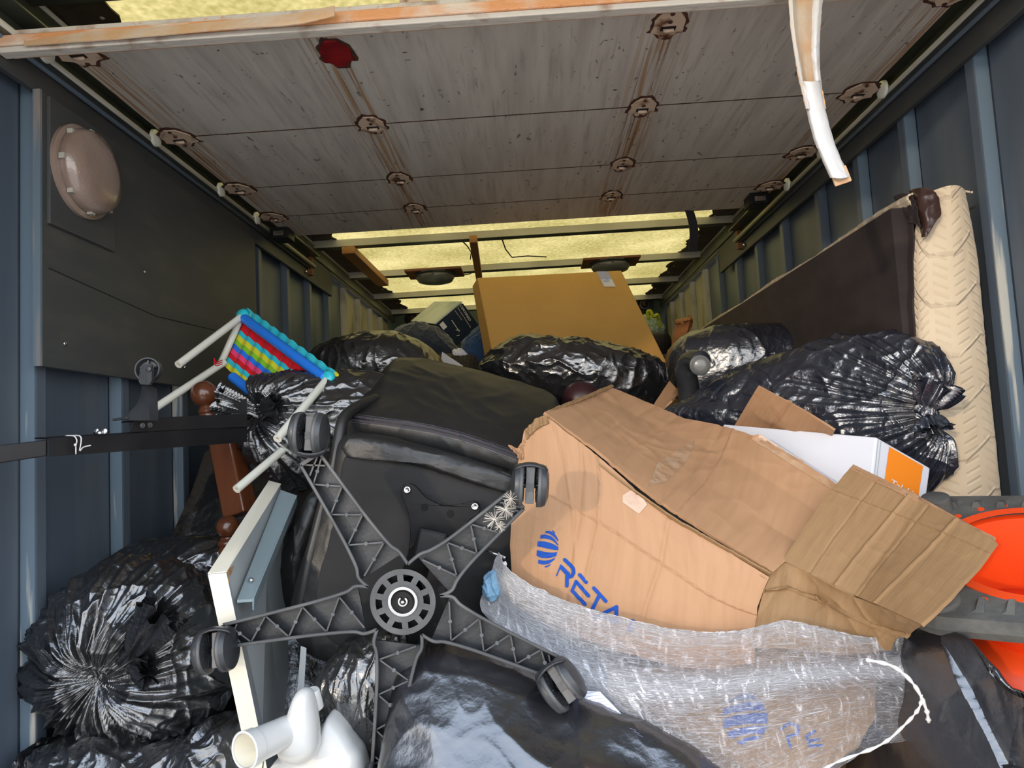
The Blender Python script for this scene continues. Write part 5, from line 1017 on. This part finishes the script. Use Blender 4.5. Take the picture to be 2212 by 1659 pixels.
# lined paper, blue cloth
pp = sheet('lined_paper', [[(1215, 1520, 1.235), (1258, 1492, 1.225), (1296, 1494, 1.215)], [(1250, 1560, 1.22), (1300, 1535, 1.205), (1345, 1545, 1.195)], [(1320, 1600, 1.20), (1355, 1600, 1.19), (1398, 1606, 1.18)]], 'paper', None, 40, 40, .0008, .002, 12); tag(pp, 'sheet of lined white paper poking out below the lower right chair castor', 'paper')
decal('paper_lines', [q for k in range(15) for q in stroke([(1240+8*k, 1504+5.0*k), (1288+7.2*k, 1494+7.0*k)], .9, False)], pp, 'ink', pp, .001, 12, 1.1)['kind'] = 'stuff'
o = blob('blue_cloth', [(1040, 1282), (1044, 1250), (1058, 1232), (1075, 1224), (1085, 1245), (1078, 1290), (1060, 1300)], 1.33, .015, .02, 'lblue', crump=.006, cs=24, na=100, nr=26, seed=31); tag(o, 'scrap of pale blue cloth at the left tip of the stretch film', 'cloth')
# ================================================================== traffic cones
def cone(name, label, O, n, rot, half, depth, rh, tap, stub=True, base=True):
    """cone seen into its hollow foot: base plate with rounded corners round a big hole, hollow body running away from the viewer"""
    t = thing(name, label, 'traffic cone', O); n = np.array(n, float); n /= np.linalg.norm(n)
    a = np.array(rot, float); a -= n*a.dot(n); a /= np.linalg.norm(a); b = np.cross(n, a)
    if b[2] < 0: b = -b
    if base:
        outer = []
        rc = .065
        for k in range(4):
            cxn, cyn = (half-rc)*(1 if k in (0, 3) else -1), (half-rc)*(1 if k in (0, 1) else -1)
            for j in range(9): an = PI/2*k+PI/2*j/8; outer.append((cxn+rc*math.cos(an), cyn+rc*math.sin(an)))
        dense = []
        for i in range(len(outer)):
            p, q = outer[i], outer[(i+1) % len(outer)]; L = math.hypot(p[0]-q[0], p[1]-q[1]); kk = max(1, int(L/.012))
            dense += [(p[0]+(q[0]-p[0])*j/kk, p[1]+(q[1]-p[1])*j/kk) for j in range(kk)]
        outer = dense; m = len(outer); inner = []
        for (x, y) in outer: an = math.atan2(y, x); inner.append((rh*math.cos(an), rh*math.sin(an)))
        P = lambda x, y, h: O+a*x+b*y+n*h
        vs = [P(x, y, 0) for x, y in outer]+[P(x, y, 0) for x, y in inner]+[P(x*1.02, y*1.02, -.020) for x, y in outer]+[P(x, y, -.034) for x, y in outer]+[P(x, y, -.034) for x, y in inner]
        fs = []
        for i in range(m):
            j = (i+1) % m; fs += [(i, j, m+j, m+i), (2*m+i, 2*m+j, j, i), (3*m+i, 3*m+j, 2*m+j, 2*m+i), (4*m+i, 4*m+j, 3*m+j, 3*m+i), (m+i, m+j, 4*m+j, 4*m+i)]
        bs = mesh('rubber_base', vs, fs, 'rubber', t, False)
        # raised ribs, coloured studs, foot studs
        for side in range(4):
            ca, sa = math.cos(PI/2*side), math.sin(PI/2*side)
            for k in range(-3, 4):
                x, y = .036*k, half-.030; X, Yy = ca*x-sa*y, sa*x+ca*y; da, db = a*ca+b*sa, -a*sa+b*ca; c = O+a*X+b*Yy
                MB().hexa([c-da*.010-db*.013, c+da*.006-db*.013, c+da*.012+db*.014, c-da*.004+db*.014, c-da*.006-db*.010+n*.010, c+da*.001-db*.010+n*.010, c+da*.006+db*.010+n*.002, c+da*.0-db*(-.010)+n*.002]).build('rib', 'rubber', bs)
            for k in range(-3, 4):
                x, y = .034*k, rh+.016+.55*(.034*k)**2*0; y = math.sqrt(max((rh+.014)**2-x*x, 0)); X, Yy = ca*x-sa*y, sa*x+ca*y
                MB().lathe(O+a*X+b*Yy+n*.0002, n, [(0, .0058), (.0008, .0056)], 14).build('orange_stud', 'cone', bs)
            x, y = -(half-.045), half-.045; X, Yy = ca*x-sa*y, sa*x+ca*y; c = O+a*X+b*Yy
            if side % 2 == 0: MB().lathe(c, n, [(0, .026), (.022, .0235), (.024, .020)], 22).build('foot_stud', 'rubber', bs, True, .6)
            else:
                sd_ = (a*x+b*0); MB().lathe(c, n, [(-.001, .040), (.006, .038), (.007, .036)], 22).build('foot_pad', 'rubber', bs, True, .6)
                dd = a*.6+b*.8; sl_ = MB().bar(c-dd*.020+n*.0075, c+dd*.020+n*.0075, .017, .002, n).build('slot', 'dark', bs, bevel=.0008)
    MB().lathe(O+n*.001, -n, [(.0, rh-.016), (-.001, rh), (.012, rh+.002), (.014, rh-.010), (.05, rh-.018), (depth, rh*tap), (depth, rh*tap+.004), (.05, rh-.012), (.03, rh+.001)], 64, False).build('cone_shell', 'cone', t, True, .8)
    return t
cone('traffic_cone', 'orange cone seen into its hollow foot, grey rubber base, at the right edge', W(2234, 1192, 1.13), (-.234, -.32, .918), (.81, -.59, .10), .180, .45, .134, .35)
o = MB(); c = W(2262, 1440, 1.16); o.lathe(c, (.05, .30, -.95), [(-.06, .150), (.0, .165), (.45, .10)], 56)
c2 = o.build('traffic_cone', 'cone', None, True); tag(c2, 'bare side of a second orange cone below the hollow one, bottom right edge', 'traffic cone')
# dark underlayer of the load, closing the gaps between the things above it
hp = [(-.98, .98)]
nx, ny = 46, 80; G = []
vs = []
for j in range(ny):
    y = 1.35+(4.9-1.35)*j/(ny-1)
    for i in range(nx): vs.append([-.97+1.80*i/(nx-1), y, 0])
vs = np.array(vs); q = vs*np.array([5, 5, 1]); base = np.interp(vs[:, 1], [1.35, 1.5, 1.7, 2.0, 2.3, 2.8, 3.1, 4.9], [.45, .60, .95, 1.25, 1.44, 1.50, 1.64, 1.72])
vs[:, 2] = base+ridged(q)*.05+noise3(q*.5)*.06
idx = np.arange(nx*ny).reshape(ny, nx); fs = np.stack([idx[:-1, :-1], idx[:-1, 1:], idx[1:, 1:], idx[1:, :-1]], -1).reshape(-1, 4).tolist(); k = len(vs)
rim = [int(x) for x in list(idx[0, :])+list(idx[1:, -1])+list(idx[-1, ::-1][1:])+list(idx[::-1, 0][1:-1])]
low = [(vs[i][0], vs[i][1], .0) for i in rim]; fs += [(rim[i], rim[(i+1) % len(rim)], k+(i+1) % len(rim), k+i) for i in range(len(rim))]
tag(mesh('heaped_rubbish', np.concatenate([vs, np.array(low)]), fs, 'bag', None, True), 'dark heaped black sacks and rubbish filling the gaps under the load', 'rubbish', kind='stuff')
